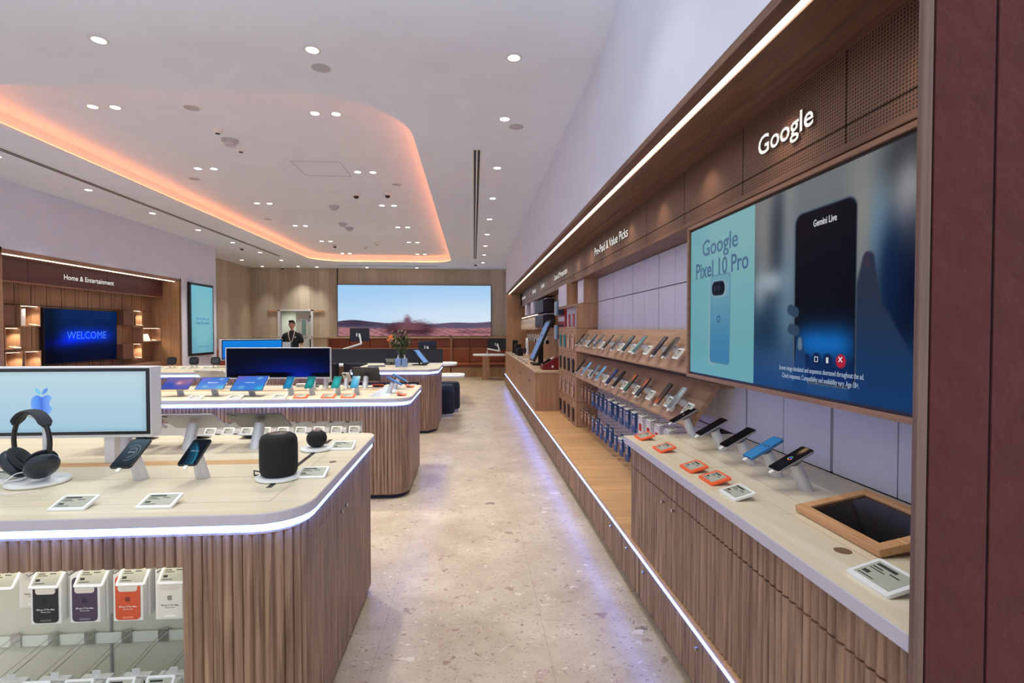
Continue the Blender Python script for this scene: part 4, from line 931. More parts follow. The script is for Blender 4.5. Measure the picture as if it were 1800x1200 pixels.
MB().loft([[(p[0]*(1+.05*math.cos(2*PI*k/10)), .026*math.sin(2*PI*k/10)*(1 if 0 < i < 14 else .6), p[2]+.006*math.cos(2*PI*k/10)) for k in range(10)] for i, p in enumerate(cpts)]).build('headband_mesh', plain('dark_knit', (40, 46, 54), .8), r, smooth=True)
for sx in (-1, 1):
    mm = TX(sx*.068, -.01, .082) @ RY(sx*.75) @ RZ(sx*-.35)
    MB().ell((sx*.006, 0, 0), (.032, .054, .064), 20, 14).xf(mm).build('ear_cup', plain('graphite_metal', (52, 58, 66), .32, .6), r, smooth=True)
    MB().loft([[(-sx*(.018+.012*q), (.05-.006*q*q)*math.cos(2*PI*k/22), (.06-.007*q*q)*math.sin(2*PI*k/22)) for k in range(22)] for q in (0, .5, 1)]).xf(mm).build('ear_cushion', plain('cushion_knit', (44, 46, 50), .95), r, smooth=True)
    MB().lathe([(0, 0), (.028, 0), (.028, .002), (0, .002)], 20).xf(mm@TX(-sx*.031, 0, 0)@RY(-sx*PI/2)).build('speaker_opening', M['gap'], r)
for q, pts in enumerate(([(-.05, -.01, .06), (-.09, -.03, .03), (-.085, -.06, .005), (-.03, -.12, .004), (.02, -.16, .004)], [(.03, -.02, .055), (-.02, -.04, .05), (-.045, -.07, .02), (-.05, -.11, .004), (.05, -.13, .004), (.13, -.06, .004)], [(.04, .0, .06), (.0, -.03, .03), (-.05, -.07, .022), (-.07, -.12, .004), (-.12, -.13, .004)])):
    P_ = [Vector(p) for p in pts]; sm_ = []
    for i in range(len(P_)-1):
        p0, p1, p2, p3 = P_[max(i-1, 0)], P_[i], P_[i+1], P_[min(i+2, len(P_)-1)]
        for j in range(6):
            t = j/6; sm_.append(.5*((2*p1)+(-p0+p2)*t+(2*p0-5*p1+4*p2-p3)*t*t+(-p0+3*p1-3*p2+p3)*t**3))
    sm_.append(P_[-1]); MB().tube(sm_, .0018, 6).build('cable', M['cable'], r, smooth=True)
# phones facing the front
def rings_img(u, v):
    c = np.ones(u.shape+(1,))*np.array((34, 44, 52.))*(1-v[..., None]*.0)+np.array((50, 60, 66.))*v[..., None]
    for rad, k in ((.20, 1), (.32, .9), (.14, .5)):
        d = np.abs(np.sqrt(((u-.5)/1.2)**2+((v-.5)*1.15)**2)-rad); g = np.exp(-(d/.012)**2)*k*(np.sin(np.arctan2(v-.5, u-.5)*1+1.2) > -.6)
        c = c*(1-g[..., None])+np.array((150, 165, 170.))*g[..., None]
    return c
def wave_img(u, v):
    c = np.ones(u.shape+(1,))*np.array((10, 18, 30.)); x = u-.75+1.0*(v-.1)**2*.9
    for o_, cc, wd in ((-.15, (20, 90, 120), .09), (.0, (90, 170, 190), .03), (.06, (20, 110, 150), .06), (-.32, (16, 60, 90), .1)):
        g = np.exp(-((x-o_+ .25*(v<0))/wd)**2)*(v < .95)*(np.clip((.95-v)/.3, 0, 1)); c = c*(1-g[..., None])+np.array(cc, float)*g[..., None]
    return c
device(-1.33, 2.2, ZI, DOWN, .078, .162, M['black'], rings_img, 'larger dark phone with circular pattern on the near island, right of the headphones', 'phones on the near island', nf=(36, 60), emblem=lambda r, m: text(r, 'phone', .009, phc((200, 210, 215), .8), m, .0002, name='screen_text'))
stand(-1.33, 2.2, ZI, DOWN, 'silver slanted stand under the circular-patterned phone on the near island', 'stands on the near island')
device(-1.092, 2.2, ZI, DOWN, .0715, .147, M['black'], wave_img, 'smaller dark phone with blue wave picture on the near island, left of the big speaker', 'phones on the near island', nf=(30, 50), emblem=lambda r, m: text(r, 'iPhone', .011, phc((120, 170, 190), .8), m, .0002, name='screen_text'))
stand(-1.092, 2.2, ZI, DOWN, 'silver slanted stand under the blue-wave phone on the near island', 'stands on the near island')
# speakers
r = thing('smart_speaker', 'large black mesh cylinder speaker on a white disc on the near island', 'speaker', (-.783, 2.17, ZI+.0145))
pr = [(.058, .0), (.066, .006), (.071, .02), (.0725, .05), (.0725, .12), (.070, .145), (.064, .158), (.052, .166), (.04, .168), (.0, .168)]
MB().lathe([(0, 0)]+pr, 48).build('body', M['blackm'], r, smooth=True)
MB().lathe([(0, .1678), (.038, .1678), (.036, .170), (0, .1705)], 32).build('touch_top', plain('glossy_top', (60, 50, 64), .08, coat=1), r, smooth=True)
MB().tube([(-.06, -.03, .02), (-.085, -.03, .025), (-.088, -.02, .004), (-.08, .02, -.006), (-.05, .07, -.006)], .003, 8).build('power_cable', M['black'], r, smooth=True)
r2 = thing('speaker_base', 'white disc under the large black speaker on the near island', 'stand', (-.783, 2.17, ZI)); MB().lathe([(0, 0), (.082, 0), (.088, .005), (.086, .012), (.08, .0142), (0, .0142)], 48).build('disc', M['white'], r2, smooth=True)
r = thing('smart_speaker', 'small round black ball speaker on a white disc near the island corner', 'speaker', (-.78, 2.676, ZI+.0145))
MB().loft([[(.049*math.cos(a)**.8*math.cos(2*PI*i/36), .049*math.cos(a)**.8*math.sin(2*PI*i/36), .042+.042*math.sin(a)) for i in range(36)] for a in [-1.2+2.4*j/14 for j in range(15)]]).build('body', M['blackm'], r, smooth=True)
MB().lathe([(0, .0808), (.026, .0808), (.024, .083), (0, .083)], 24).build('touch_top', plain('glossy_top', (60, 50, 64), .08, coat=1), r, smooth=True)
r2 = thing('speaker_base', 'white disc under the small ball speaker on the near island', 'stand', (-.78, 2.676, ZI)); MB().lathe([(0, 0), (.074, 0), (.080, .005), (.078, .012), (.07, .0142), (0, .0142)], 48).build('disc', M['white'], r2, smooth=True)
# price tags
for x, y, lab in ((-1.345, 1.865, 'white price tag in front of the circular-patterned phone on the near island'), (-1.068, 1.865, 'white price tag in front of the blue-wave phone on the near island'), (-.655, 2.19, 'white price tag right of the large black speaker'), (-.655, 2.69, 'white price tag right of the small ball speaker'), (-1.885, 2.23, 'white price tag left of the headphone stand')):
    etag(x, y, ZI, DOWN, lab, 'price tags on the near island')
for x in (-1.80, -1.52, -1.23): etag(x, 3.0, ZI, -PI/2, 'white price tag seen from behind at the rear edge of near island, %s' % {-1.80: 'leftmost', -1.52: 'middle', -1.23: 'rightmost'}[x], 'price tags on the near island')
for x, y in ((-.635, 2.42), (-1.40, 1.965)): tag(MB().lathe([(0, 0), (.016, 0), (.016, .0012), (0, .0012)], 20).build('wood_plug', plain('plug', (120, 98, 82), .6), None, loc=(x, y, ZI)), 'small round brown plug in the near island top, ' + {-.635: 'between the two speaker price tags', -1.40: 'behind the front left price tag'}[x], 'plug')
# tablets facing the far side
ipad = plain('tablet_silver', (176, 176, 186), .35, .7); ipadd = plain('tablet_dark', (70, 70, 76), .35, .6)
def stand_t(x, y, z, head, label, group, mat_=None):
    return stand(x, y, z, head, label, group, top=(-.055, 0, .112), r0=.028, r1=.026)
blu = gradfn((60, 140, 230), (70, 120, 225), blobs=((.75, .85, .1, (130, 180, 240)), (.3, .2, .1, (110, 190, 240)), (.95, .1, .2, (60, 190, 235)), (.1, .9, .25, (110, 110, 220))))
for x, bm_, lab in ((-1.74, ipad, 'tablet with its back to the camera behind the apple-logo screen'), (-1.43, ipad, 'silver tablet with its back to the camera, left on the near island'), (-1.10, ipadd, 'dark grey tablet with its back to the camera behind the large speaker')):
    device(x, 2.735, ZI, -PI/2, .27, .20, bm_, blu, lab, 'tablets on the near island', kind='tablet', c=(-.06, .128), th=.006)
    stand_t(x, 2.735, ZI, -PI/2, 'silver stand under the ' + {-1.74: 'tablet hidden by the apple-logo screen', -1.43: 'silver rear tablet on the near island', -1.10: 'dark rear tablet on the near island'}[x], 'stands on the near island')
# ------------------------------------------------------------------ boxed cases in the near niche
def case_box(x, y, z, col, label, d=.03, clear=False):
    r = thing('boxed_phone_case', label, 'boxed case', (x, y, z), 0, 'boxed phone cases in the near niche')
    W, H = .10, .175
    MB().box(-W/2, 0, -H, W/2, d, 0).build('box', M['white'], r, bevel=.0015)
    mt = plain('box_print', col, .5)
    fm2 = frame_m((0, -.0012, -H/2-.004), (1, 0, 0), (0, 0, 1))
    MB().rbox(W*.84, H*.90, .001, .014).xf(fm2).build('case_picture', mt, r)
    MB().rbox(W*.66, H*.26, .0006, .010, (0, H*.26, .001)).xf(fm2).build('camera_opening', plain('box_pale', (214, 208, 200), .5), r)
    MB().prism([(a*.020, b*.020) for a, b in body], .001, .0014).xf(fm2@TX(0, -.004, 0)).build('logo', plain('box_logo', tuple(c*.62 for c in col), .5), r)
    lt = phc((220, 220, 220), .25) if not clear else M['print']
    text(r, 'iPhone 17 Pro Max', .0078, M['white'] if not clear else M['print'], fm2@TX(0, -.034, .001), .0003, .0001, 'box_text'); text(r, 'Silicone Case', .006, M['white'] if not clear else M['print'], fm2@TX(0, -.042, .001), .0003, 0, 'box_text')
    MB().rbox(.036, .006, .0006, .002, (0, -H*.40, .001)).xf(fm2).build('printed_line', plain('box_line', tuple(min(255, c*.8+70) for c in col), .5), r)
    MB().box(-.014, d*.4, 0, .014, d*.45, .022).build('hang_tab', M['white'], r)
    return r
def copy_box(src, x, y, z, label):
    return dup(src, label, (x, y, z))
zt_ = .648
prot = {}
for n_, c_, cl in (('black', (34, 34, 40), False), ('purple', (72, 58, 82), False), ('orange', (206, 84, 48), False), ('clear', (228, 224, 214), True), ('grey', (120, 110, 104), False)): prot[n_] = (c_, cl)
row1 = [(-1.50, 'black'), (-1.37, 'purple'), (-1.225, 'orange'), (-1.082, 'clear'), (-1.013, 'grey'), (-1.635, 'clear')]
for i, (x, n_) in enumerate(row1):
    y = 1.94 if i < 4 else 2.06; zz = .640
    lab = {'black': 'boxed black phone case hanging in the lit niche', 'purple': 'boxed purple phone case hanging in the lit niche', 'orange': 'boxed orange phone case hanging in the lit niche', 'grey': 'boxed grey phone case half hidden by the niche edge', 'clear': 'boxed clear phone case hanging right of the orange one'}[n_] if i < 5 else 'boxed clear phone case hanging left of the black one, farther back'
    b0 = case_box(x, y, zz, prot[n_][0], lab, clear=prot[n_][1])
    for j in (1, 2):
        if i >= 4 or (i == 0 and j == 2): continue
        copy_box(b0, x+.004*j, y+.034*j, zz, 'boxed %s phone case, %s behind the front one on the upper niche peg' % (n_, ordn(j-1)))
for i, x in enumerate((-1.79, -1.635, -1.50, -1.37, -1.225, -1.082, -.99)):
    r = thing('display_hook', 'chrome peg in the upper row of the near niche, %s from the left' % ordn(i), 'hook', (x, 1.87, .667), 0, 'pegs in the near niche')
    MB().tube([(0, .315, 0), (0, .0, 0), (0, -.008, .01)], .0022, 6).build('rod', M['chrome'], r); MB().box(-.016, .305, -.02, .016, .316, .02).build('bracket', M['chrome'], r)
for i, x in enumerate((-1.80, -1.66, -1.525, -1.385, -1.245, -1.105)):
    y, z = 1.88, .27
    r = thing('display_hook', 'chrome peg in the lower row of the near niche, %s from the left' % ordn(i), 'hook', (x, y, z-.02), 0, 'pegs in the near niche')
    MB().tube([(0, .30, .02), (0, .0, .0), (0, -.008, .01)], .0022, 6).build('rod', M['chrome'], r); MB().tube([(.02, .30, .06), (.02, .0, .04)], .0012, 6).build('tag_wire', M['chrome'], r); MB().box(-.016, .294, -.0, .022, .302, .05).build('bracket', M['chrome'], r)
r = thing('display_rail', 'white horizontal rail across the back of the near niche', 'rail', (-2.2, 2.185, .27)); MB().box(-1.3, -.006, -.02, 1.2, .0, .022).build('bar', plain('rail_white', (226, 230, 220), .3), r, bevel=.001)
for k, x in enumerate((-1.45, -1.95)): S(MB().box(x-.004, 2.188, .08, x+.004, 2.194, .7).build('trim_7', M['alu']))
TAGV = None
for i, x in enumerate((-1.80, -1.66, -1.555, -1.415, -1.275, -1.142, -1.01)):
    o = etag(x, 1.845, .664, DOWN, 'price tag hanging under the reeded header of near niche, %s from left' % ordn(i), 'price tags in the near niche', tilt=50); o.scale = (.85, .80, .85)
for i, x in enumerate((-1.76, -1.62, -1.475, -1.335, -1.20, -1.07)):
    o = etag(x, 1.845, .272, DOWN, 'price tag in the lower row of near niche, %s from left' % ordn(i), 'price tags in the near niche', tilt=50); o.scale = (.85, .80, .85)
    b0 = case_box(x-.02, 1.90, .262, [(34, 34, 40), (96, 74, 100), (206, 84, 48), (190, 186, 182), (70, 60, 60), (228, 224, 214)][i], 'boxed phone case on the lower niche peg, %s from the left' % ordn(i))
    copy_box(b0, x-.01, 1.94, .262, 'rear boxed phone case on the lower niche peg, %s from the left' % ordn(i))
# ================================================================== SECOND ISLAND
def img2(u, v):
    c = np.ones(u.shape+(1,))*np.array((2, 4, 22.)); g = np.exp(-((u-.62)/.42)**2)*np.clip(1.05-v*1.1, 0, 1)**1.5
    c = c*(1-g[..., None])+np.array((0, 30, 160.))*g[..., None]
    g = np.clip((.18-v)/.04, 0, 1)*(np.exp(-((u-.43)/.2)**6)+np.exp(-((u-.1)/.16)**6)*(v < .1)+np.exp(-((u-.92)/.1)**6)*(v < .13)); g = np.clip(g, 0, 1)
    return c*(1-g[..., None]*.93)
bigscreen('wide white-framed screen glowing deep blue on the second island', -2.4, -1.412, 5.3, 1.035, 1.322, img2, 80, 40, (-1.58, -2.2), thick=.05, bz=.006, smat=1.0)
pur = gradfn((90, 90, 190), (120, 110, 180), blobs=((.2, .3, .3, (60, 90, 190)), (.6, .55, .22, (190, 120, 150)), (.55, .5, .08, (225, 200, 215)), (.9, .7, .25, (150, 110, 160))))
tw = lambda w_: (lambda r, m: text(r, 'tablet pro', .022, phc((215, 230, 250), .8), m @ TX(0, .0, 0), .0002, name='screen_text'))
for i, (x, y, w_, h_, fn, lab) in enumerate(((-2.665, 5.0, .25, .18, pur, 'purple-screened tablet, leftmost on the second island'), (-2.355, 4.985, .25, .18, blu, 'blue-screened tablet in the middle of three on the second island'), (-2.02, 4.965, .285, .215, blu, 'larger blue-screened tablet, right of three on the second island'))):
    device(x, y, ZI, DOWN, w_, h_, M['alu'], fn, lab, 'tablets on the second island', kind='tablet', c=(-.05, .112), nf=(20, 16), emblem=tw(w_) if i else None, th=.006, tilt=33)
    stand_t(x, y, ZI, DOWN, 'silver stand under the %s tablet on the second island' % ('purple', 'middle blue', 'large blue')[i], 'stands on the second island')
tealf = lambda c: gradfn(c, tuple(x*.9 for x in c), blobs=((.5, .5, .3, tuple(min(255, x*1.15) for x in c)),))
for i, (x, c_, n_) in enumerate(((-1.68, (40, 140, 190), 'blue'), (-1.49, (40, 150, 150), 'green'), (-1.255, (50, 170, 170), 'green'), (-1.085, (60, 170, 210), 'blue'))):
    device(x, 4.99, ZI, DOWN, .076, .16, M['alu'], tealf(c_), '%s-screened phone on the second island, %s from the left' % (n_, ordn(i)), 'phones on the second island', tilt=38)
    stand(x, 4.99, ZI, DOWN, 'silver stand under the %s small phone on the second island' % ordn(i), 'stands on the second island')
for i, (x, y, c_) in enumerate(((-2.40, 4.73, 'white'), (-2.065, 4.72, 'white'), (-1.69, 4.72, 'white'), (-1.515, 4.74, 'orange'), (-1.275, 4.74, 'orange'), (-1.105, 4.74, 'orange'))):
    etag(x, y, ZI, DOWN, '%s price tag along the front of the second island, %s from the left' % (c_, ordn(i)), 'price tags on the second island', c_)
for i, (x, y, h, lab) in enumerate(((-.655, 4.86, PI, 'orange price tag at the right front corner of the second island'), (-.66, 5.55, PI, 'orange price tag at the right rear corner of the second island'))): etag(x, y, ZI, h, lab, 'price tags on the second island', 'orange')
for i, (y, n_) in enumerate(((5.02, 'nearer'), (5.38, 'farther'))):
    device(-.80, y, ZI, PI, .076, .16, plain('blue_case', (50, 90, 160), .35), tealf((90, 150, 220)), 'blue phone facing the aisle at the right end of the second island, %s one' % n_, 'phones on the second island')
    stand(-.80, y, ZI, PI, 'silver stand under the %s aisle-facing phone of the second island' % n_, 'stands on the second island')
r = thing('counter_inset', 'glossy white square inset at the right end of the second island top', 'inset panel', (-.84, 5.15, ZI)); MB().box(-.09, -.42, 0, .09, .45, .002).build('panel', plain('gloss_white', (232, 232, 240), .12), r)
# rear row seen from behind
for i, (x, n_) in enumerate(((-1.49, 'left'), (-1.29, 'right'))):
    device(x, 5.42, ZI, -PI/2, .076, .16, plain('phone_back_white', (220, 220, 216), .4), tealf((70, 150, 200)), 'pale phone seen from behind on the second island, %s of two' % n_, 'phones on the second island', tilt=38)
    stand(x, 5.42, ZI, -PI/2, 'silver stand under the %s rear phone of the second island' % n_, 'stands on the second island')
    r = thing('charger_dome', 'small cream domed charger at the rear of second island, %s one' % n_, 'charger', (x, 5.27, ZI), 0, 'domed chargers'); MB().lathe([(0, 0), (.03, 0), (.032, .01), (.024, .04), (.01, .055), (0, .056)], 20).build('dome', plain('cream_plastic', (232, 222, 196), .5), r, smooth=True)
device(-1.105, 5.48, ZI, -PI/2, .28, .20, ipadd, blu, 'dark tablet seen from behind near the right end of the second island', 'tablets on the second island', kind='tablet', c=(-.05, .14), tilt=50, th=.006)
stand_t(-1.105, 5.46, ZI, -PI/2, 'silver stand under the dark rear tablet of the second island', 'stands on the second island')
device(-2.66, 5.5, ZI, -PI/2, .28, .20, ipad, blu, 'silver tablet seen from behind at the left of the second island', 'tablets on the second island', kind='tablet', c=(-.06, .14), tilt=29, th=.006)
stand_t(-2.66, 5.5, ZI, -PI/2, 'silver stand under the left rear tablet of the second island', 'stands on the second island')
etag(-1.0, 5.62, ZI, -PI/2, 'orange price tag behind the dark tablet of the second island', 'price tags on the second island', 'orange')
r = thing('watch_charger', 'white slanted watch charger stand on the second island behind the tablets', 'charger', (-1.95, 5.62, ZI), .3)
MB().rbox(.07, .06, .008, .012).build('base', M['white'], r, bevel=.001); MB().tube([(0, .01, .008), (.01, .0, .05), (.03, -.01, .1)], [.014, .012, .02], 12).build('arm', M['white'], r, smooth=True); MB().tube([(.04+.03*math.cos(a), 0, .06+.045*math.sin(a)) for a in [PI*2*i/20 for i in range(20)]], .005, 8).build('strap', M['black'], r, smooth=True)
for i, (x, c_) in enumerate(((-1.80, 'white'), (-1.6, 'black'), (-1.4, 'black'))):
    r = thing('accessory_block', 'low %s accessory block at the rear of the second island, %s from left' % (c_, ordn(i)), 'accessory', (x, 5.66, ZI)); MB().box(-.05, -.03, 0, .05, .03, .035).build('body', M['white'] if c_ == 'white' else M['black'], r, bevel=.004); MB().box(-.04, -.032, .008, .04, -.030, .028).build('front_label', M['ink'], r)
# goods in the niche of island two
bx = None
for i in range(9):
    x = -1.06-.155*i
    if bx is None:
        bx = r = thing('boxed_device', '', 'box', (x, 4.86, .42)); MB().box(-.062, 0, 0, .062, .06, .19).build('box', M['white'], r, bevel=.001); MB().box(-.04, -.0012, .13, .04, 0, .15).build('printed_line', M['print'], r); MB().box(-.05, -.0012, .02, .05, 0, .06).build('printed_panel', plain('box_grey', (150, 150, 150), .5), r); r['group'] = 'white boxes in the niche of the second island'; r['label'] = 'white boxed device in the niche of the second island, first from right'
    else: dup(bx, 'white boxed device in the niche of the second island, %s from right' % ordn(i), (x, 4.86, .42))
    hk = dup(r if False else [o for o in bpy.data.objects if o.name.startswith('display_hook')][-1], 'chrome peg in the niche of the second island, %s from right' % ordn(i), (x+.02, 4.785, .62), group='pegs of the second island niche')
    o = etag(x, 4.765, .60, DOWN, 'price tag in the niche of the second island, %s from right' % ordn(i), 'price tags of the second island niche', tilt=50); o.scale = (.8, .8, .8)
r = thing('niche_shelf', 'white shelf carrying boxes inside the niche of the second island', 'shelf', (-2.4, 4.9, .41)); MB().box(-1.45, -.13, -.015, 1.4, .19, 0).build('board', M['white'], r)
# ================================================================== THIRD ISLAND
ZT = .9318
r = thing('flower_vase', 'glass vase of dried stems and one orange poppy on the third island', 'vase', (-1.15, 8.55, ZT))
MB().lathe([(0, 0), (.045, 0), (.05, .02), (.038, .12), (.045, .2), (.042, .2), (.035, .12), (.045, .02), (0, .012)], 20).build('vase', plain('smoked_glass', (60, 74, 80), .08, alpha=.6), r, smooth=True)
random.seed(11); t = MB(); lf = MB(); lg = MB(); fl = MB()
for i in range(64):
    a = random.uniform(0, 2*PI); sp = random.uniform(.02, .25); h = random.uniform(.30, .54)*(1-sp*.7); tip = Vector((math.cos(a)*sp, math.sin(a)*sp*.9, .08+h)); mid = Vector((math.cos(a)*sp*.35, math.sin(a)*sp*.35, .2))
    t.tube([(0, 0, .03), mid, tip], [.0025, .002, .001], 5)
    for j in range(9):
        f = random.uniform(.35, 1); p = mid.lerp(tip, f); d = Vector((random.uniform(-1, 1), random.uniform(-1, 1), random.uniform(.1, 1))).normalized()*random.uniform(.04, .085); s = d.cross(Vector((0, 0, 1))).normalized()*random.uniform(.008, .015)
        (lf if i % 3 else lg).add([p, p+d*.5+s, p+d, p+d*.5-s], [(0, 1, 2, 3)])
    if i % 4 == 0: fl.ell(tip, (.016, .016, .022), 8, 6)
t.build('stems', M['stem'], r); lf.build('leaves', M['leaf'], r); lg.build('dark_leaves', M['leafd'], r); fl.build('dried_flowers', M['pink'], r, smooth=True)
MB().tube([(0, 0, .05), (-.06, 0, .25), (-.17, 0, .42)], .002, 5).build('poppy_stem', M['stem'], r)
pp = MB()
for k in range(5):
    a = 2*PI*k/5; c = Vector((-.165+.034*math.cos(a), .02*math.sin(a), .43+.03*math.sin(a))); pp.ell(c, (.036, .024, .034), 10, 6)
pp.build('poppy', M['poppy'], r, smooth=True)
bp = None
for i, (x, n_) in enumerate(((-1.145, 'left'), (-1.045, 'right'))):
    r = thing('sanitiser_bottle', 'clear pump bottle in front of the vase, %s of two' % n_, 'bottle', (x, 8.15, ZT), 0, 'pump bottles on the third island')
    MB().rbox(.088, .05, .135, .012).build('bottle', plain('blue_tinted', (150, 180, 220), .1, alpha=.6), r, bevel=.004)
    MB().lathe([(0, .13), (.014, .13), (.014, .155), (.006, .16), (.006, .18), (0, .18)], 14).build('pump', M['white'], r, smooth=True); MB().box(-.006, -.03, .178, .006, .008, .188).build('nozzle', M['white'], r, bevel=.002)
    MB().box(-.03, -.0262, .02, .03, -.0255, .09).build('label', plain('bottle_label', (120, 140, 190), .5), r)
r = thing('tablet_terminal', 'blue-white tablet leaning in a black stand on the third island', 'tablet', (-.86, 8.6, ZT), -.35)
m = RY(math.radians(48))
MB().rbox(.30, .2, .012, .012).xf(TX(.02, 0, .13)@m).build('case', M['black'], r, bevel=.002); MB().box(-.14, -.09, .012, .14, .09, .0135).xf(TX(.02, 0, .13)@m).build('screen', phc((120, 170, 235), .75), r)
MB().rbox(.22, .16, .015, .03).build('base', M['black'], r, bevel=.003); MB().tube([(0, 0, .015), (-.03, 0, .07), (.01, 0, .12)], .014, 10).build('arm', M['black'], r, smooth=True); MB().tube([(.04, -.08, .01), (.12, -.1, .035), (.2, -.1, .05)], .009, 8).build('handle', M['black'], r, smooth=True)
MB().tube([(-.18, -.06, .22), (-.12, -.08, .25), (-.04, -.09, .22), (.0, -.06, .16)], .008, 8).build('strap', M['black'], r, smooth=True)
r = thing('payment_stand', 'black folding device stand left of the vase on the third island', 'stand', (-1.34, 8.75, ZT), .4)
MB().rbox(.2, .14, .015, .02).build('base', M['black'], r, bevel=.003); MB().box(-.09, -.06, .0, .09, .06, .012).xf(TX(0, .0, .06)@RX(.5)).build('panel', M['black'], r, bevel=.002); MB().tube([(0, 0, .01), (0, .02, .06)], .015, 10).build('arm', M['black'], r)
r = thing('handheld_tablet', 'flat grey-blue tablet lying at the left end of the third island', 'tablet', (-1.50, 8.3, ZT), .15)
MB().rbox(.27, .18, .014, .012).build('case', plain('tablet_teal_grey', (92, 112, 126), .4), r, bevel=.002); MB().box(-.12, -.075, .014, .12, .075, .0148).build('screen', M['glass_b'], r)
for i in range(4):
    b_ = dup(bx, 'small white labelled box in the navy niche of third island, %s from right' % ordn(i), (-.88-.17*i, 7.78, .55), group='boxes in the navy niche'); b_.scale = (.8, .8, .8)
r = thing('niche_shelf', 'white shelf inside the navy niche of the third island', 'shelf', (-1.2, 7.8, .548)); MB().box(-.45, -.1, -.015, .41, .18, 0).build('board', M['white'], r)
# far left island: smart displays, turned screen
for i, x in enumerate((-4.50, -4.18, -3.87)):
    r = thing('smart_display', 'small black smart display on clear foot, far left island, %s from left' % ordn(i), 'smart display', (x, 8.2, ZT), .12, 'smart displays on the far left island')
    MB().rbox(.125, .115, .028, .03).xf(TX(0, 0, .105)@RX(PI/2-.22)@TX(0, 0, -.014)).build('head', M['blackm'], r, bevel=.004, smooth=True)
    MB().rbox(.095, .07, .001, .008, (0, 0, .0145)).xf(TX(0, 0, .105)@RX(PI/2-.22)).build('screen', M['glass_b'], r)
    MB().box(-.035, -.015, .0, -.028, .03, .05).box(.028, -.015, 0, .035, .03, .05).build('clear_foot', M['clearp'], r); MB().rbox(.13, .12, .006, .01).build('base', M['clearp'], r)
    etag(x-.02, 7.98, ZT, DOWN, 'white price tag before smart display of far left island, %s from left' % ordn(i), 'price tags on the far left island')
def img4(u, v): return gradfn((20, 110, 220), (20, 140, 235))(u, v)
r, Mo4 = bigscreen('turned white-framed screen with bright blue picture on the far left island', -4.3, -3.42, 8.35, 1.05, 1.35, img4, 8, 6, (-4.0,), thick=.16, rz=math.radians(35), zt=ZT)
r.location = (-3.45, 8.52, ZT)
text(r, 'connect', .13, phc((225, 238, 250), .9), frame_m((.12, -.003, .225), (1, 0, 0), (0, 0, 1)), .0005, name='screen_text')
# ================================================================== LEFT NICHE (home & entertainment)
S(MB().box(-6.85, 7.4, 0, -6.8, 11.7, 2.6).build('wall_niche_back', M['niche']))
S(MB().box(-6.8, 11.63, 0, -6.2, 11.68, 2.6).box(-6.8, 7.36, 0, -6.2, 7.42, 2.6).build('wall_niche_sides', wood('niche_side', (160, 118, 84), (196, 152, 112), 'z', .5, plank=('X', .11, .02), dark=.8)))
S(MB().box(-6.8, 7.42, 2.53, -6.2, 11.63, 2.58).box(-6.19, 7.38, 2.53, -6.21, 11.67, 2.58).box(-6.19, 7.36, 0, -6.21, 7.4, 2.58).box(-6.19, 11.63, 0, -6.21, 11.67, 2.58).build('trim_8', M['oaky']))
t = MB()
for k in range(14):
    y = 7.42+.30*k; t.box(-6.801, y, 0, -6.798, y+.008, 2.2)
for z in (1.88, .93): t.box(-6.801, 7.42, z, -6.798, 11.63, z+.008)
S(t.build('trim_9', M['gap']))
for k in range(5): S(MB().box(-6.6, 7.42+.842*k+.003, 2.2, -6.55, 7.42+.842*(k+1)-.003, 2.53).build('niche_fascia', M['maroon']))
S(MB().box(-6.62, 7.42, 2.18, -6.54, 11.63, 2.2).build('trim_10', M['oaky']))
tag(MB().box(-6.30, 7.45, 2.520, -6.288, 11.6, 2.524).build('niche_light_strip', M['niche_strip']), 'thin warm light strip along the top of the left entertainment niche', 'strip light')
r = thing('shop_sign', 'white raised Home & Entertainment lettering on the maroon fascia of the left niche', 'sign')
text(r, 'Home & Entertainment', .115, M['letter'], frame_m((-6.546, 9.515, 2.315), (0, 1, 0), (0, 0, 1)), .006, .0008, per_letter=True, width=1.17)
def welcome(u, v):
    c = np.ones(u.shape+(1,))*np.array((4, 34, 84.)); k = np.clip(1-v*1.0, 0, 1)[..., None]; c = c*(1-k**1.2)+np.array((3, 8, 34.))*k**1.2
    g = np.exp(-(((u-.2)/.35)**2+((v-.35-u*.12)/.1)**2)); c = c+g[..., None]*np.array((0, 6, 90.))
    g = np.exp(-(((u-.55)/.36)**4+((v-.5)/.13)**2)); c = c+g[..., None]*np.array((0, 28, 170.))
    e = np.exp(-(((u-.05)/.12)**2))[..., None]; return c*(1-.5*e)
r = thing('wall_television', 'large television glowing blue with the word WELCOME in the left niche', 'television', (-6.8, 9.59, .95))
MB().box(.03, -.85, 0, .085, .85, .905).build('body', M['black'], r, bevel=.003); MB().box(0, -.3, .2, .03, .3, .7).build('wall_bracket', M['black'], r)
gridimg('screen', welcome, 90, 50, lambda u, v: (.0865, -.835+1.67*u, .015+.875*v), screenmat('welcome_screen', 1.1, .2), r)
text(r, 'WELCOME', .185, phc((60, 140, 255), .9), frame_m((.0875, .09, .40), (0, 1, 0), (0, 0, 1)), .0003, -.002, 'screen_text', width=.93)
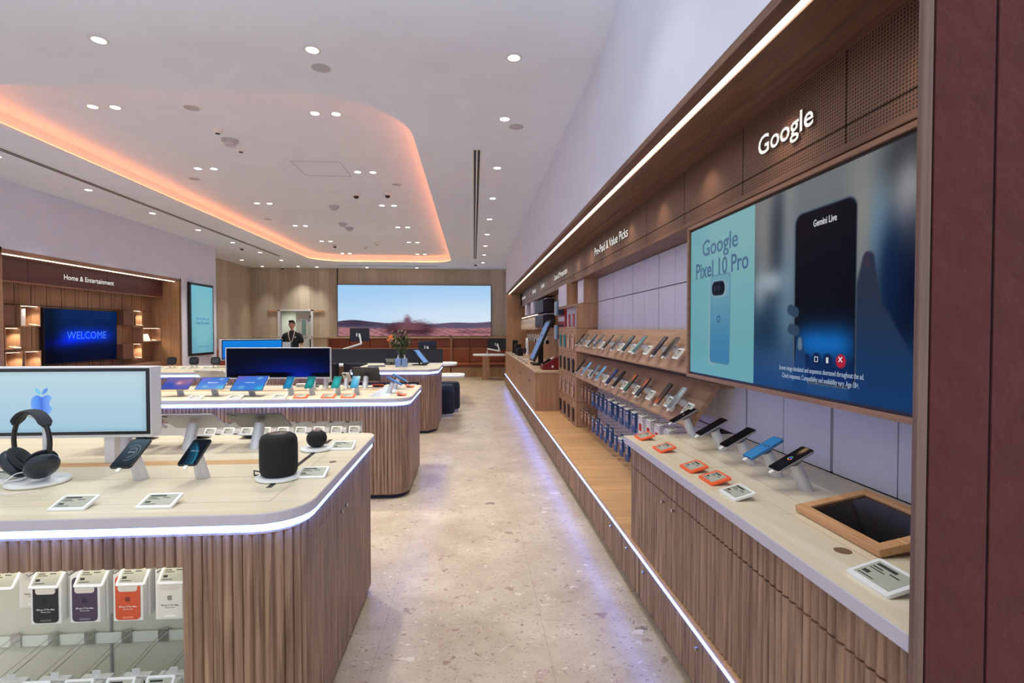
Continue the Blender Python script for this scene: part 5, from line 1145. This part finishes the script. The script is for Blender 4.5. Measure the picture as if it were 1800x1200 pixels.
def cubby(y0, y1, z0, z1, label, x0=-6.8, x1=-6.585, lit=True):
    r = thing('wall_shelf_box', label, 'shelf', (x0, y0, z0), 0, 'lit oak shelf boxes in the left niche'); d = x1-x0; w_ = y1-y0; h = z1-z0; T = .014
    MB().box(.001, 0, 0, d, w_, T).box(.001, 0, h-T, d, w_, h).box(.001, 0, T, d, T, h-T).box(.001, w_-T, T, d, w_, h-T).build('shell', M['oakz'], r)
    MB().box(.001, T, T, .01, w_-T, h-T).build('back_panel', M['niche'], r)
    if lit:
        MB().box(d*.75, T, h-T-.004, d*.85, w_-T, h-T-.001).build('light_strip', M['warm'], r)
        l = spot('shelf_light', (x0+d*.8, (y0+y1)/2, z1-T-.01), 1.6, 130, .5, (1, .80, .58), rad=.02)
    return r
cubby(8.16, 8.52, 1.55, 1.87, 'lit shelf box left of the blue television, holding a tall white router')
cubby(7.90, 8.16, 1.22, 1.54, 'lit shelf box at the left end of the niche, middle row')
cubby(7.90, 8.19, .85, 1.19, 'lit shelf box at the left end of the niche, bottom row'); cubby(8.22, 8.52, .85, 1.19, 'lit shelf box left of the television, bottom row')
cubby(10.72, 10.99, 1.57, 1.89, 'lit shelf box right of the television, holding a black speaker')
cubby(11.0, 11.62, 1.26, 1.55, 'wide lit shelf box at the right end of the niche with a white device')
cubby(10.70, 10.97, .93, 1.24, 'lit shelf box right of the television, bottom row')
for y, z, h in ((7.95, 1.565, .29), (10.58, 1.60, .27), (10.55, .95, .28)):
    r = thing('shelf_door_box', 'closed dark oak box beside the lit shelves, ' + {7.95: 'left end of the niche', 10.58: 'just right of the television top', 10.55: 'just right of the television bottom'}[y], 'cabinet', (-6.8, y, z)); MB().box(.002, -.13, 0, .2, .13, h).build('body', M['slat'], r, bevel=.002)
r = thing('router', 'tall white router tower in the shelf box left of the television', 'router', (-6.68, 8.26, 1.565)); MB().rbox(.09, .13, .25, .02).build('body', M['white'], r, smooth=True); MB().box(.0452, -.004, .12, .046, .004, .135).build('logo', phc((90, 130, 200), .5), r)
r = thing('shelf_speaker', 'black upright speaker in the shelf box right of the television', 'speaker', (-6.66, 10.80, 1.586)); MB().rbox(.08, .10, .22, .02).build('body', M['blackm'], r, smooth=True); MB().box(.0402, -.03, .17, .041, .03, .2).build('grille', M['dark_grille'], r)
r = thing('router', 'white wedge-shaped smart display in the wide right shelf box', 'router', (-6.68, 11.2, 1.276)); MB().prism([(-.05, 0), (.06, 0), (-.0, .14), (-.03, .14)], -.12, .12).xf(RX(PI/2)).build('body', M['white'], r, bevel=.004); MB().ell((.03, 0, .08), (.006, .006, .006)).build('logo', M['grey'], r)
r = thing('shelf_speaker', 'thin black device at the left end of the middle shelf box', 'speaker', (-6.66, 7.93, 1.236)); MB().rbox(.12, .03, .2, .01).build('body', M['blackm'], r); MB().box(.0602, -.01, .15, .061, .01, .17).build('logo', M['grey'], r)
r = thing('small_device', 'small black puck in the bottom shelf box right of the television', 'device', (-6.64, 10.77, .946)); MB().lathe([(0, 0), (.04, 0), (.045, .015), (.03, .03), (0, .032)], 20).build('body', M['black'], r, smooth=True); MB().lathe([(0, .0321), (.008, .0321), (0, .0335)], 10).build('button', M['grey'], r)
r = thing('shelf_ledge', 'oak ledge of low cabinets under the blue television', 'cabinet', (-6.8, 7.42, 0)); MB().box(.002, .002, 0, .3, 4.2, .80).build('body', M['oakz'], r); MB().box(.002, .002, .80, .32, 4.2, .84).build('ledge_top', M['oaky'], r)
r = thing('router', 'low white device on the bottom left shelf box', 'router', (-6.66, 8.33, .866)); MB().rbox(.1, .12, .06, .02).build('body', M['white'], r, smooth=True); MB().box(.0502, -.02, .02, .051, .02, .03).build('logo', M['grey'], r)
for i, (y, z) in enumerate(((8.42, 1.565), (8.08, 1.236), (10.93, 1.586), (11.42, 1.276), (10.88, .946), (8.45, .866))):
    o = etag(-6.60, y, z, PI, 'white price tag in a lit niche shelf box, ' + ['beside the white router tower', 'middle row at the left end', 'beside the black upright speaker', 'in the wide right-hand box', 'beside the small black puck', 'bottom row left of the television'][i], 'price tags in the left niche')
# portrait screen on the left wall
r = thing('portrait_screen', 'tall portrait screen with pale teal picture on the left wall', 'screen', (-6.2, 12.43, .93))
MB().box(.0, -.515, 0, .06, .515, 1.62).build('frame', M['black'], r, bevel=.003)
gridimg('screen', gradfn((110, 170, 190), (120, 196, 214), blobs=((.5, .5, .5, (134, 198, 208)),)), 12, 20, lambda u, v: (.0615, -.47+.94*u, .055+1.51*v), screenmat('portrait', .85, .25), r)
for s_, z_, c_ in (('Save money, use', .80, (50, 130, 190)), ('Telstra Plus points.', .70, (40, 116, 180))): text(r, s_, .1, phc(c_, .8), frame_m((.0625, 0, z_), (0, 1, 0), (0, 0, 1)), .0003, .001, 'screen_text', width=.64 if z_ < .75 else .56)
MB().box(.062, -.22, .19, .0628, .25, .198).build('printed_line', phc((70, 110, 130), .6), r)
# ================================================================== BACK OF THE SHOP
def desert(u, v):
    x = u; sm = lambda a, b, q: np.clip((q-a)/(b-a), 0, 1)**2*(3-2*np.clip((q-a)/(b-a), 0, 1))
    rng = np.random.RandomState(3)
    def noise(fx, fy, seed):
        r_ = np.random.RandomState(seed); n = 0
        for k in range(6): n = n+np.sin(x*fx*(1.6**k)+r_.rand()*9+v*fy*(1.5**k)*r_.uniform(-1, 1))*np.cos(v*fy*(1.55**k)+r_.rand()*9+x*fx*.7*(1.4**k))*.75**k
        return n/2.2
    t = sm(.3, 1, v)[..., None]; left = np.exp(-((u-.05)/.4)**2)[..., None]
    c = np.array((214, 230, 246.))*(1-t)+np.array((168, 208, 244.))*t; c = c*(1-left*.35)+np.array((150, 200, 246.))*left*.35
    lerp = lambda a, b, k: a*(1-k[..., None])+np.array(b, float)*k[..., None]
    hz = .265+.02*np.sin(u*7+.5)+.012*np.sin(u*19)-.02*np.exp(-((u-.33)/.05)**2)+.02*np.exp(-((u-.09)/.12)**2)
    hill = sm(.006, -.006, v-hz); c = lerp(c, (96, 84, 108), hill); c = lerp(c, (58, 48, 66), hill*np.exp(-((u-.1)/.2)**2)*.8*sm(.16, .22, v)); c = lerp(c, (120, 92, 112), hill*np.clip(noise(30, 60, 5), 0, 1)*.5)
    gz = .165+.012*np.sin(u*11+2); gr = sm(.02, -.03, v-gz); c = lerp(c, (172, 116, 124), gr); c = lerp(c, (196, 142, 146), gr*np.clip(noise(24, 90, 8), 0, 1)); c = lerp(c, (70, 36, 48), gr*np.clip(noise(50, 150, 21)*2.2-.5, 0, 1))
    for cx, cy, rx, ry, col, k in ((.40, .13, .09, .10, (54, 28, 40), 1), (.53, .14, .08, .12, (50, 26, 38), 1), (.47, .16, .10, .11, (134, 84, 92), .8), (.45, .30, .022, .09, (116, 80, 98), .95), (.52, .22, .035, .05, (110, 72, 84), .7), (.47, .09, .12, .03, (64, 34, 46), .8)):
        n = .75+.6*noise(90, 70, int(cx*100))+.35*noise(200, 160, 77); n = np.clip(n, .3, 3); g = np.exp(-(((u-cx)/rx)**2+((v-cy)/ry)**2)**1.6*n); c = lerp(c, col, np.clip(g*k, 0, 1))
    g = np.exp(-((v-.06-.02*(1-u))/.008)**2)*(u > .78)+np.exp(-((v-.10+.04*(u-.8))/.006)**2)*(u > .8); c = lerp(c, (50, 30, 42), g*.8)
    return c
r = thing('video_wall', 'very wide video wall showing a dusty red desert under pale blue sky', 'video wall', (-1.88, 17.385, 1.295))
MB().box(-2.49, -.05, 0, 2.49, 0, 1.68).build('frame', M['black'], r, bevel=.003)
gridimg('screen', desert, 420, 150, lambda u, v: (-2.475+4.95*u, -.0515, .012+1.655*v), screenmat('desert_screen', .98, .3), r)
# banquette along the back wall
def bench(label, x0, x1, y, sgn=1):
    r = thing('leather_banquette', label, 'bench seat', ((x0+x1)/2, y, 0)); Mo = TX(-(x0+x1)/2, -y, 0); B = lambda mb, *a, **k: mb.xf(Mo).build(*a, **k)
    B(MB().box(x0, y-.62, 0, x1, y, .33), 'base', wood('bench_oak', (140, 104, 72), (176, 136, 98), 'z', .5, plank=('X', .09, .04), dark=.75), r)
    B(MB().box(x0, y-.64, .33, x1, y, .37), 'seat_plinth', plain('dark_leather', (96, 48, 28), .5), r)
    n = max(1, round((x1-x0)/.66)); w_ = (x1-x0)/n
    for k in range(n):
        a = x0+w_*k+.006; b = a+w_-.012
        B(MB().box(a, y-.65, .37, b, y-.12, .45), 'seat_cushion', M['leather'], r, bevel=.02)
        B(MB().box(a, y-.18, .45, b, y-.03, .90), 'back_cushion', M['leather'], r, bevel=.02)
        B(MB().box(a, y-.07, .925, b, y, 1.22), 'upper_back_panel', plain('rust_leather', (124, 60, 34), .5), r, bevel=.01)
    B(MB().box(x0, y-.09, .90, x1, y, .925), 'back_rail', M['oakx'], r); B(MB().box(x0, y-.12, 1.23, x1, y+.02, 1.285), 'top_ledge', plain('ledge_oak', (196, 164, 132), .5), r)
    for x in (x0-.02, x1-.02): B(MB().box(x, y-.24, 0, x+.04, y, 1.24), 'divider', wood('divider_oak', (140, 96, 66), (160, 116, 84), 'z', .5), r)
    return r
bench('brown leather banquette under the left part of the video wall', -4.62, -2.68, 17.36); bench('brown leather banquette in the middle of the back wall', -2.64, -.72, 17.36); bench('brown leather banquette at the right end of the back wall', -.68, 1.08, 17.36)
r = thing('leather_bench', 'tan leather bench against the ribbed wall beyond the portrait screen', 'bench seat', (-6.84, 14.6, 0))
MB().box(-.18, -1.2, 0, .45, 1.2, .40).build('base', M['oakz'], r); MB().box(-.16, -1.2, .40, .47, 1.2, .5).build('seat_cushion', M['leather'], r, bevel=.02); MB().box(-.18, -1.2, .5, 0, 1.2, .98).build('back_cushion', M['leather'], r, bevel=.02)
r = thing('leather_bench', 'orange leather bench end showing left of the turned screen', 'bench seat', (-6.1, 13.0, 0))
MB().box(-.05, -.25, 0, .75, .3, .52).build('base', M['oakx'], r); MB().box(-.05, -.25, .52, .75, .3, .62).build('seat_cushion', M['leather'], r, bevel=.02); MB().box(-.05, .12, .62, .75, .3, .82).build('back_cushion', M['leather'], r, bevel=.02)
# round-ended tables with monitors on arms
def monitor(x, y, zt, zc, label, w_=.55, h=.33, tiltx=0, dx=.15):
    r = thing('monitor', label, 'monitor', (x, y, zt), 0, 'black monitors on white arms')
    MB().box(-w_/2+dx, .0, zc-h/2-zt, w_/2+dx, .03, zc+h/2-zt).build('display', M['black'], r, bevel=.004)
    MB().box(dx-.02, -.035, zc-zt-.06, dx+.02, -.0, zc-zt+.03).build('mount', M['white'], r, bevel=.004); MB().box(dx-.075, -.006, zc-zt-.04, dx-.05, 0, zc-zt+.04).build('sticker', M['white'], r)
    MB().lathe([(0, 0), (.035, 0), (.035, .02), (0, .02)], 16).xf(TX(-.15, -.06, 0)).build('clamp', M['white'], r)
    e = (dx+.06, -.12, max(zc-zt-.2, .08)); MB().tube([(-.15, -.06, .01), (-.14, -.06, max(e[2]-.12, .14) if zc-zt > .45 else .17), e], .022, 8).build('lower_arm', M['white'], r, smooth=True); MB().tube([e, (dx+.01, -.04, zc-zt)], .02, 8).build('upper_arm', M['white'], r, smooth=True)
    return r
r = thing('round_end_table', 'white round-ended table on an oak leg by the right end of the banquette', 'table', (.55, 15.9, 0))
MB().prism([(x, y) for x, y in rrect(1.0, .8, .3, 8)], .73, .77).xf(TX(-.05, 0, 0)).build('tabletop', M['white'], r, bevel=.005); MB().box(-.26, -.12, 0, -.05, .12, .73).build('leg', M['oakz'], r)
monitor(.58, 15.8, .771, 1.07, 'black monitor on a white arm over the round-ended table at right', dx=.16)
r = thing('work_table', 'long white table with a charcoal divider screen behind the islands', 'table', (-1.9, 11.6, 0))
MB().prism([(x, y) for x, y in rrect(3.1, .95, .25, 8)], .74, .78).build('tabletop', M['white'], r, bevel=.005)
MB().box(-1.5, .0, .782, 1.24, .04, 1.09).build('divider_screen', M['felt'], r, bevel=.004)
for x in (-1.0, 1.0): MB().box(x-.1, -.3, 0, x+.1, .3, .74).build('leg', wood('leg_oak', (120, 80, 58), (150, 106, 80), 'z', .5), r)
r = thing('work_table', 'white side table edge showing beyond the third island corner', 'table', (-.62, 10.7, 0)); MB().prism([(x, y) for x, y in rrect(.9, .8, .2, 8)], .56, .60).build('tabletop', M['white'], r, bevel=.005); MB().box(-.3, -.2, 0, -.1, .2, .56).build('leg', M['oakz'], r)
monitor(-2.75, 12.05, .781, 1.395, 'black monitor raised on a white arm left of the video wall middle', .43, .30, dx=.2)
monitor(-1.23, 12.05, .781, 1.105, 'black monitor behind the charcoal divider, right of the flower vase', .41, .29, dx=.2)
ch = None
for i, (x, y, rz, l) in enumerate(((-2.86, 10.55, .2, 'black moulded chair just right of the deep blue screen'), (-2.2, 10.45, -.1, 'black moulded chair left of the third island'), (-1.5, 10.5, .1, 'black moulded chair behind the third island'))):
    if ch is None:
        ch = r = thing('moulded_chair', l, 'chair', (x, y, 0), rz, 'black moulded chairs at the long table')
        MB().loft([[(-.23*q, d_, .45+h_) for q in (-1, -.6, 0, .6, 1)] for d_, h_ in ((.22, .0), (-.15, -.02), (-.22, .04), (-.25, .2), (-.28, .38), (-.285, .42))], cap=False, closed=False).build('shell', plain('black_shell', (18, 20, 28), .45), r, smooth=True).modifiers.new('thick', 'SOLIDIFY').thickness = .02
        for sx in (-1, 1):
            for sy in (-1, 1): MB().tube([(sx*.12, sy*.12, .43), (sx*.22, sy*.21, 0)], .012, 8).build('leg', M['black'], r)
        MB().tube([(-.26, -.1, .62), (-.28, .1, .62)], .016, 8).build('armrest', M['black'], r); MB().tube([(.26, -.1, .62), (.28, .1, .62)], .016, 8).build('armrest', M['black'], r)
    else: dup(ch, l, (x, y, 0), rz)
for i, (x, y, n_) in enumerate(((-.52, 9.24, 'nearer'), (-.44, 9.75, 'farther'))):
    r = thing('round_stool', 'navy cylindrical stool beside the third island, the %s of two' % n_, 'stool', (x, y, 0), 0, 'navy stools')
    MB().lathe([(0, .05), (.185, .05), (.2, .07), (.2, .42), (.195, .50), (.17, .54), (0, .545)], 32).build('cushion', M['navy'], r, smooth=True); MB().lathe([(0, 0), (.17, 0), (.17, .05), (0, .05)], 32).build('base', M['alu'], r, smooth=True); MB().lathe([(.2005, .425), (.2035, .43), (.2005, .435)], 32, cap=False).build('seam', M['navy'], r)
r = thing('service_table', 'white table in front of the doorway behind the screens', 'table', (-4.55, 13.4, 0)); MB().rbox(1.3, .75, .03, .05, (0, 0, .76)).build('tabletop', M['white'], r, bevel=.004)
for sx in (-.58, .58):
    for sy in (-.3, .3): MB().box(sx-.025, sy-.025, 0, sx+.025, sy+.025, .76).build('leg', M['wframe'], r)
r = thing('desktop_computer', 'pale desktop screen back on the table before the person', 'computer', (-4.53, 13.0, .79)); MB().box(-.17, 0, .1, .15, .03, .42).build('panel', plain('pale_silver', (190, 196, 212), .35), r, bevel=.006); MB().box(.15, -.01, .1, .18, .03, .42).build('dark_edge', plain('teal_dark', (40, 60, 70), .4), r); MB().box(-.06, 0, 0, .06, .1, .1).build('foot', M['silver'], r); MB().prism([(a*.03, b*.03) for a, b in body], 0, .001).xf(frame_m((-.12, -.0005, .36), (1, 0, 0), (0, 0, 1))).build('logo', M['grey'], r)
r = thing('dark_cabinet', 'low black box against the beige wall, left of the person', 'cabinet', (-5.35, 14.2, 0)); MB().box(-.3, -.2, 0, .02, .2, 1.19).build('body', plain('black_lacquer', (26, 26, 30), .5), r, bevel=.004); MB().box(-.28, -.205, .6, 0, -.2, .604).build('door_gap', M['gap'], r)
# ================================================================== PERSON
def skin_obj(name, nodes, edges, mat_, parent, lv=1, extra=None, vox=None):
    me = bpy.data.meshes.new(name+'_tmp'); me.from_pydata([n_[0] for n_ in nodes], edges, []); o = bpy.data.objects.new(name+'_tmp', me); C.objects.link(o)
    o.modifiers.new('s', 'SKIN'); sv = me.skin_vertices[0].data
    for i, n_ in enumerate(nodes): sv[i].radius = (n_[1], n_[2] if len(n_) > 2 else n_[1]); sv[i].use_root = (i == 0)
    sb = o.modifiers.new('sub', 'SUBSURF'); sb.levels = sb.render_levels = lv
    dg = bpy.context.evaluated_depsgraph_get(); m2 = bpy.data.meshes.new_from_object(o.evaluated_get(dg)); C.objects.unlink(o); bpy.data.objects.remove(o)
    m2.name = name
    if extra:
        bm = bmesh.new(); bm.from_mesh(m2)
        for e in extra:
            te = bpy.data.meshes.new('t'); te.from_pydata(e.v, [], e.f); bm.from_mesh(te)
        bmesh.ops.recalc_face_normals(bm, faces=bm.faces); bm.to_mesh(m2); bm.free()
    m2.materials.clear(); m2.materials.append(mat_)
    m2.polygons.foreach_set('use_smooth', [True]*len(m2.polygons))
    q = bpy.data.objects.new(name, m2); C.objects.link(q); q.parent = parent
    if vox: rm = q.modifiers.new('remesh', 'REMESH'); rm.mode = 'VOXEL'; rm.voxel_size = vox; rm.use_smooth_shade = True
    return q
pr_ = thing('person', 'person in black t-shirt and lanyard standing behind the table near the doorway', 'person', (-4.80, 14.35, 0), .12)
nodes = [((0, 0, .93), .13, .10), ((0, 0, 1.08), .125, .09), ((0, -.005, 1.25), .145, .095), ((0, 0, 1.37), .10, .07), ((0, .0, 1.46), .052, .052), ((0, -.01, 1.54), .05, .052)]
edges = [(0, 1), (1, 2), (2, 3), (3, 4), (4, 5)]
for s in (-1, 1):
    b = len(nodes); nodes += [((s*.15, 0, 1.365), .045), ((s*.215, .01, 1.24), .043), ((s*.245, -.0, 1.11), .038), ((s*.25, -.10, .98), .032), ((s*.245, -.16, .90), .024)]
    edges += [(3, b), (b, b+1), (b+1, b+2), (b+2, b+3), (b+3, b+4)]
    f0 = len(nodes); nodes += [((s*.24, -.21, .855), .026, .015)]; edges += [(b+4, f0)]
    for k, (fx, L_) in enumerate(((-.026, .068), (-.009, .076), (.009, .07), (.026, .056))):
        a = len(nodes); nodes += [((s*.24+fx, -.245, .84), .009), ((s*.24+fx*1.2, -.245-L_*.5, .822), .008), ((s*.24+fx*1.25, -.245-L_*.85, .805), .007)]; edges += [(f0, a), (a, a+1), (a+1, a+2)]
    a = len(nodes); nodes += [((s*.205, -.205, .85), .010), ((s*.185, -.235, .835), .009)]; edges += [(b+4, a), (a, a+1)]
    l = len(nodes); nodes += [((s*.09, 0, .84), .09), ((s*.10, -.01, .5), .06), ((s*.105, .01, .28), .052), ((s*.11, .01, .08), .035), ((s*.115, -.12, .03), .03, .025)]; edges += [(0, l), (l, l+1), (l+1, l+2), (l+2, l+3), (l+3, l+4)]
head = [MB().ell((0, -.012, 1.645), (.074, .090, .112), 24, 16), MB().ell((0, -.03, 1.575), (.05, .058, .05), 16, 10), MB().loft([[(.011*math.cos(2*PI*k/8)*w_, y+.008*math.sin(2*PI*k/8), z) for k in range(8)] for y, z, w_ in ((-.092, 1.672, .6), (-.105, 1.645, .9), (-.118, 1.622, 1.4), (-.1, 1.612, 1.2))])]
for s in (-1, 1): head += [MB().ell((s*.076, .0, 1.64), (.012, .02, .032), 10, 8)]
head += [MB().ell((0, -.097, 1.592), (.022, .008, .005), 10, 6), MB().ell((0, -.096, 1.584), (.019, .008, .005), 10, 6)]
skin_obj('body', nodes, edges, M['skin'], pr_, 1, head, .0075)
for s in (-1, 1):
    MB().ell((s*.031, -.092, 1.655), (.013, .007, .007), 12, 8).build('eye', plain('eye_white', (220, 215, 210), .3), pr_, smooth=True); MB().ell((s*.031, -.0975, 1.655), (.006, .004, .006), 10, 6).build('iris', M['hair'], pr_, smooth=True); MB().tube([(s*.014, -.098, 1.673), (s*.032, -.1, 1.679), (s*.05, -.088, 1.672)], .0035, 6).build('eyebrow', M['hair'], pr_)
hr = MB(); rings = []
for j in range(11):
    a = -.25+(PI/2+.2)*j/10; rings.append([((.081+.004*math.sin(5*i))*math.cos(max(min(a, 1.52), -.9))*math.cos(2*PI*i/28), .0+(.096+.004*math.sin(7*i+j))*math.cos(min(a, 1.52))*math.sin(2*PI*i/28)*1.0+.004, 1.652+.118*math.sin(min(a, 1.55))+(.045*max(0, -math.sin(2*PI*i/28))**2*(1-j/10))) for i in range(28)])
hr.loft(rings, cap=True)
for i in range(9): hr.ell((-.055+.0138*i, -.068-.012*math.sin(PI*i/8), 1.735+.012*math.sin(i*2.1)), (.018, .026, .022), 8, 6)
hr.build('hair', M['hair'], pr_, smooth=True)
def ering(z, rx, ry, n=24, cx=0, cy=0): return [(cx+rx*math.cos(2*PI*k/n), cy+ry*math.sin(2*PI*k/n), z) for k in range(n)]
def cloth(name, mb, mt):
    o = mb.build(name, mt, pr_, smooth=True); rm = o.modifiers.new('remesh', 'REMESH'); rm.mode = 'VOXEL'; rm.voxel_size = .011; rm.use_smooth_shade = True
    sm_ = o.modifiers.new('smooth', 'SMOOTH'); sm_.iterations = 4; return o
t = MB(); t.loft([ering(z, a, b) for z, a, b in ((.86, .172, .128), (.95, .168, .126), (1.08, .163, .122), (1.22, .176, .126), (1.32, .186, .120), (1.39, .176, .104), (1.435, .128, .086), (1.465, .088, .074), (1.488, .068, .066))])
for s in (-1, 1): t.tube([(s*.12, 0, 1.385), (s*.175, .0, 1.352), (s*.213, .006, 1.27), (s*.236, .010, 1.16)], [.066, .073, .069, .062], 16)
cloth('t_shirt', t, M['tshirt'])
t = MB(); t.loft([ering(z, a, b) for z, a, b in ((.74, .165, .118), (.82, .178, .126), (.90, .168, .120), (.965, .156, .114))])
for s in (-1, 1): t.tube([(s*.085, 0, .84), (s*.098, -.01, .5), (s*.106, .005, .28), (s*.112, .01, .07)], [.098, .082, .07, .062], 16)
cloth('trousers', t, M['trousers'])
for s in (-1, 1): MB().ell((s*.113, -.06, .035), (.05, .13, .035), 14, 8).build('shoe', M['black'], pr_, smooth=True)
t = MB()
for s in (-1, 1): t.tube([(s*.068, .03, 1.49), (s*.075, -.07, 1.455), (s*.07, -.112, 1.38), (s*.045, -.134, 1.28), (0, -.137, 1.13)], .009, 6)
t.build('lanyard', plain('patterned_lanyard', (214, 190, 176), .6, noise=.4, ns=60), pr_); MB().rbox(.07, .10, .004, .006).xf(TX(0, -.138, 1.06)@RX(PI/2)).build('name_badge', plain('pink_badge', (206, 150, 156), .5), pr_); MB().box(.085, -.122, 1.30, .11, -.108, 1.325).build('shirt_logo', M['white'], pr_)
# ================================================================== REAR PART OF THE RIGHT WALL
r = thing('kiosk_screen', 'tall black kiosk with leaning blue-lit touch screen on the oak counter', 'kiosk', (1.16, 9.05, .9)); m = RY(-.32)
MB().box(-.045, -.28, .02, .0, .28, .78).xf(TX(-.12, 0, .04)@RY(.42)).build('housing', M['black'], r, bevel=.01)
MB().box(-.049, -.25, .05, -.0455, .25, .74).xf(TX(-.12, 0, .04)@RY(.42)).build('screen', phc((90, 130, 190), .55), r); MB().box(-.14, -.22, 0, .12, .22, .03).build('base', M['black'], r, bevel=.006); MB().box(-.02, -.05, .03, .06, .05, .4).build('column', M['black'], r); MB().box(-.12, -.08, .32, -.06, .08, .52).xf(RY(.3)).build('card_reader', M['black'], r, bevel=.006)
r = thing('payment_terminal', 'dark red wedge-shaped payment terminal near the end of the oak counter', 'payment terminal', (1.2, 7.95, .9)); MB().prism([(-.16, 0), (.16, 0), (.16, .19), (.08, .20), (-.15, .07)], -.14, .14).xf(RX(PI/2)).build('body', plain('dark_red', (120, 20, 30), .35), r, bevel=.008); MB().box(-.11, -.1, 0, .11, .1, .004).xf(TX(-.04, 0, .139)@RY(-.51)).build('screen', M['glass_b'], r); MB().lathe([(0, 0), (.02, 0), (0, .003)], 12).xf(TX(.0, -.141, .05)@RX(PI/2)).build('logo', M['white'], r)
r = thing('red_banner', 'tall red and white product panel standing behind the payment terminal', 'display panel', (1.45, 8.3, .9)); MB().box(-.03, -.25, 0, .03, .25, 1.2).build('panel', plain('banner_red', (160, 36, 44), .5), r); MB().box(-.045, -.26, 1.1, -.03, .26, 1.19).build('header', plain('banner_white', (210, 206, 216), .5), r)
for z in (.38, .74): MB().box(-.045, -.24, z, -.03, .24, z+.07).build('white_band', plain('banner_white', (210, 206, 216), .5), r)
for k, z in enumerate((.44, .82)):
    for j in range(3): MB().box(-.12, -.2+.15*j, z+.02, -.035, -.12+.15*j, z+.24).build('hanging_pack', plain('pack_tone', ((40, 50, 80), (110, 160, 190), (190, 196, 210))[j], .5), r)
for k, (z, n_) in enumerate(((1.55, 'lower'), (1.83, 'upper'))):
    r = thing('display_shelf', 'glass-fronted hanging rail of dark packs, %s of two, beyond the red panel' % n_, 'shelf', (1.35, 10.06, z)); MB().box(-.02, -.66, .24, .14, .66, .255).build('rail', M['alu'], r)
    for j in range(7): MB().box(-.08, -.62+.18*j, 0, .12, -.52+.18*j, .23).build('hanging_pack', plain('dark_pack', ((30, 24, 36), (70, 40, 54), (44, 60, 92))[j % 3], .4), r)
r = thing('display_shelf', 'warm-lit oak shelf of clear domes at the far end of the right wall', 'shelf', (1.35, 12.7, 1.50)); MB().box(-.06, -1.7, 0, .14, 1.7, .02).build('board', M['oaky'], r); r = thing('display_shelf', 'oak board with warm light strip above the clear domes', 'shelf', (1.35, 12.7, 1.50)); MB().box(-.02, -1.7, .33, .14, 1.7, .35).build('top_board', M['oaky'], r); MB().box(.0, -1.68, .325, .03, 1.68, .33).build('light_strip', M['warm'], r)
dm = None
for i in range(8):
    if dm is None:
        dm = r = thing('display_dome', 'small clear dome with pale gadget on the warm-lit shelf, first from the near end', 'display dome', (1.36, 11.2, 1.52), 0, 'clear domes on the warm-lit shelf'); MB().lathe([(.06, 0), (.06, .2), (.045, .25), (0, .265)], 20, cap=False).build('dome', M['glass'], r, smooth=True); MB().lathe([(0, 0), (.05, 0), (.04, .08), (.02, .12), (0, .12)], 16).build('gadget', plain('pale_gold', (206, 176, 140), .4), r, smooth=True)
    else: dup(dm, 'small clear dome with pale gadget on the warm-lit shelf, %s from the near end' % ordn(i), (1.36, 11.2+.42*i, 1.52))
hp_ = None
for i in range(9):
    x, y, z = 1.36, 9.6+.42*i, 1.42
    if hp_ is None:
        hp_ = r = thing('hanging_headphones', '', 'headphones', (x, y, z), 0, 'headphones hanging below the warm-lit shelf'); MB().tube([(0, .09*math.cos(a), -.1+.09*math.sin(a)) for a in [PI*k/10 for k in range(11)]], .009, 8).build('headband', M['white'], r, smooth=True)
        for s in (-1, 1): MB().ell((0, s*.09, -.14), (.035, .02, .042), 12, 8).build('ear_cup', M['white'] if s > 0 else M['black'], r, smooth=True)
        MB().tube([(.12, 0, -.01), (0, 0, -.01), (-.02, 0, .0)], .004, 6).build('hook', M['chrome'], r); hp_['label'] = 'white headphones hanging on the oak wall above the counter, nearest'
    else: dup(hp_, 'white headphones hanging on the oak wall above the counter, %s from the near end' % ordn(i), (x, y, z))
for i, (y, h, n_) in enumerate(((12.7, .26, 'tall'), (12.2, .18, 'middle'), (13.6, .34, 'tallest'))):
    r = thing('counter_speaker', '%s black speaker box on the far oak counter' % n_, 'speaker', (1.1, y, .9)); MB().rbox(.14, .2, h, .02).build('body', M['blackm'], r, bevel=.004); MB().box(-.0705, -.06, h-.06, -.07, .06, h-.03).build('label_strip', M['grey'], r)
r = thing('headphone_display', 'white arched headphone holder on the far oak counter', 'stand', (1.1, 10.6, .9)); MB().lathe([(0, 0), (.09, 0), (.09, .015), (0, .015)], 20).build('base', M['white'], r); MB().tube([(0, .1*math.cos(a), .2+.22*math.sin(a)) for a in [PI*(k-2)/12 for k in range(17)]], .022, 10).build('arch', M['white'], r, smooth=True); MB().ell((-.03, .1, .18), (.05, .03, .07)).build('ear_cup', M['black'], r, smooth=True)
for i in range(8): etag(.96, 9.5+.55*i, .9015, 0, 'white price tag along the front of the far oak counter, %s from the near end' % ordn(i), 'price tags on the far oak counter')
r = thing('wall_box', 'white tall box cabinet under the far fascia, nearer', 'cabinet', (1.3, 11.2, 1.86)); MB().box(0, 0, 0, .198, .5, .26).build('body', M['panelw'], r, bevel=.002); MB().box(-.004, .03, .02, 0, .47, .24).build('front_panel', M['panelw'], r)
r = thing('wall_box', 'white tall box cabinet under the far fascia, farther', 'cabinet', (1.3, 12.6, 1.86)); MB().box(0, 0, 0, .198, .4, .26).build('body', M['panelw'], r, bevel=.002); MB().box(-.004, .03, .02, 0, .37, .24).build('front_panel', M['panelw'], r)
# left part of the room edge: front trims
S(MB().box(-6.19, -1, 0, -6.17, 7.36, .1).build('baseboard_left', M['wallw']))
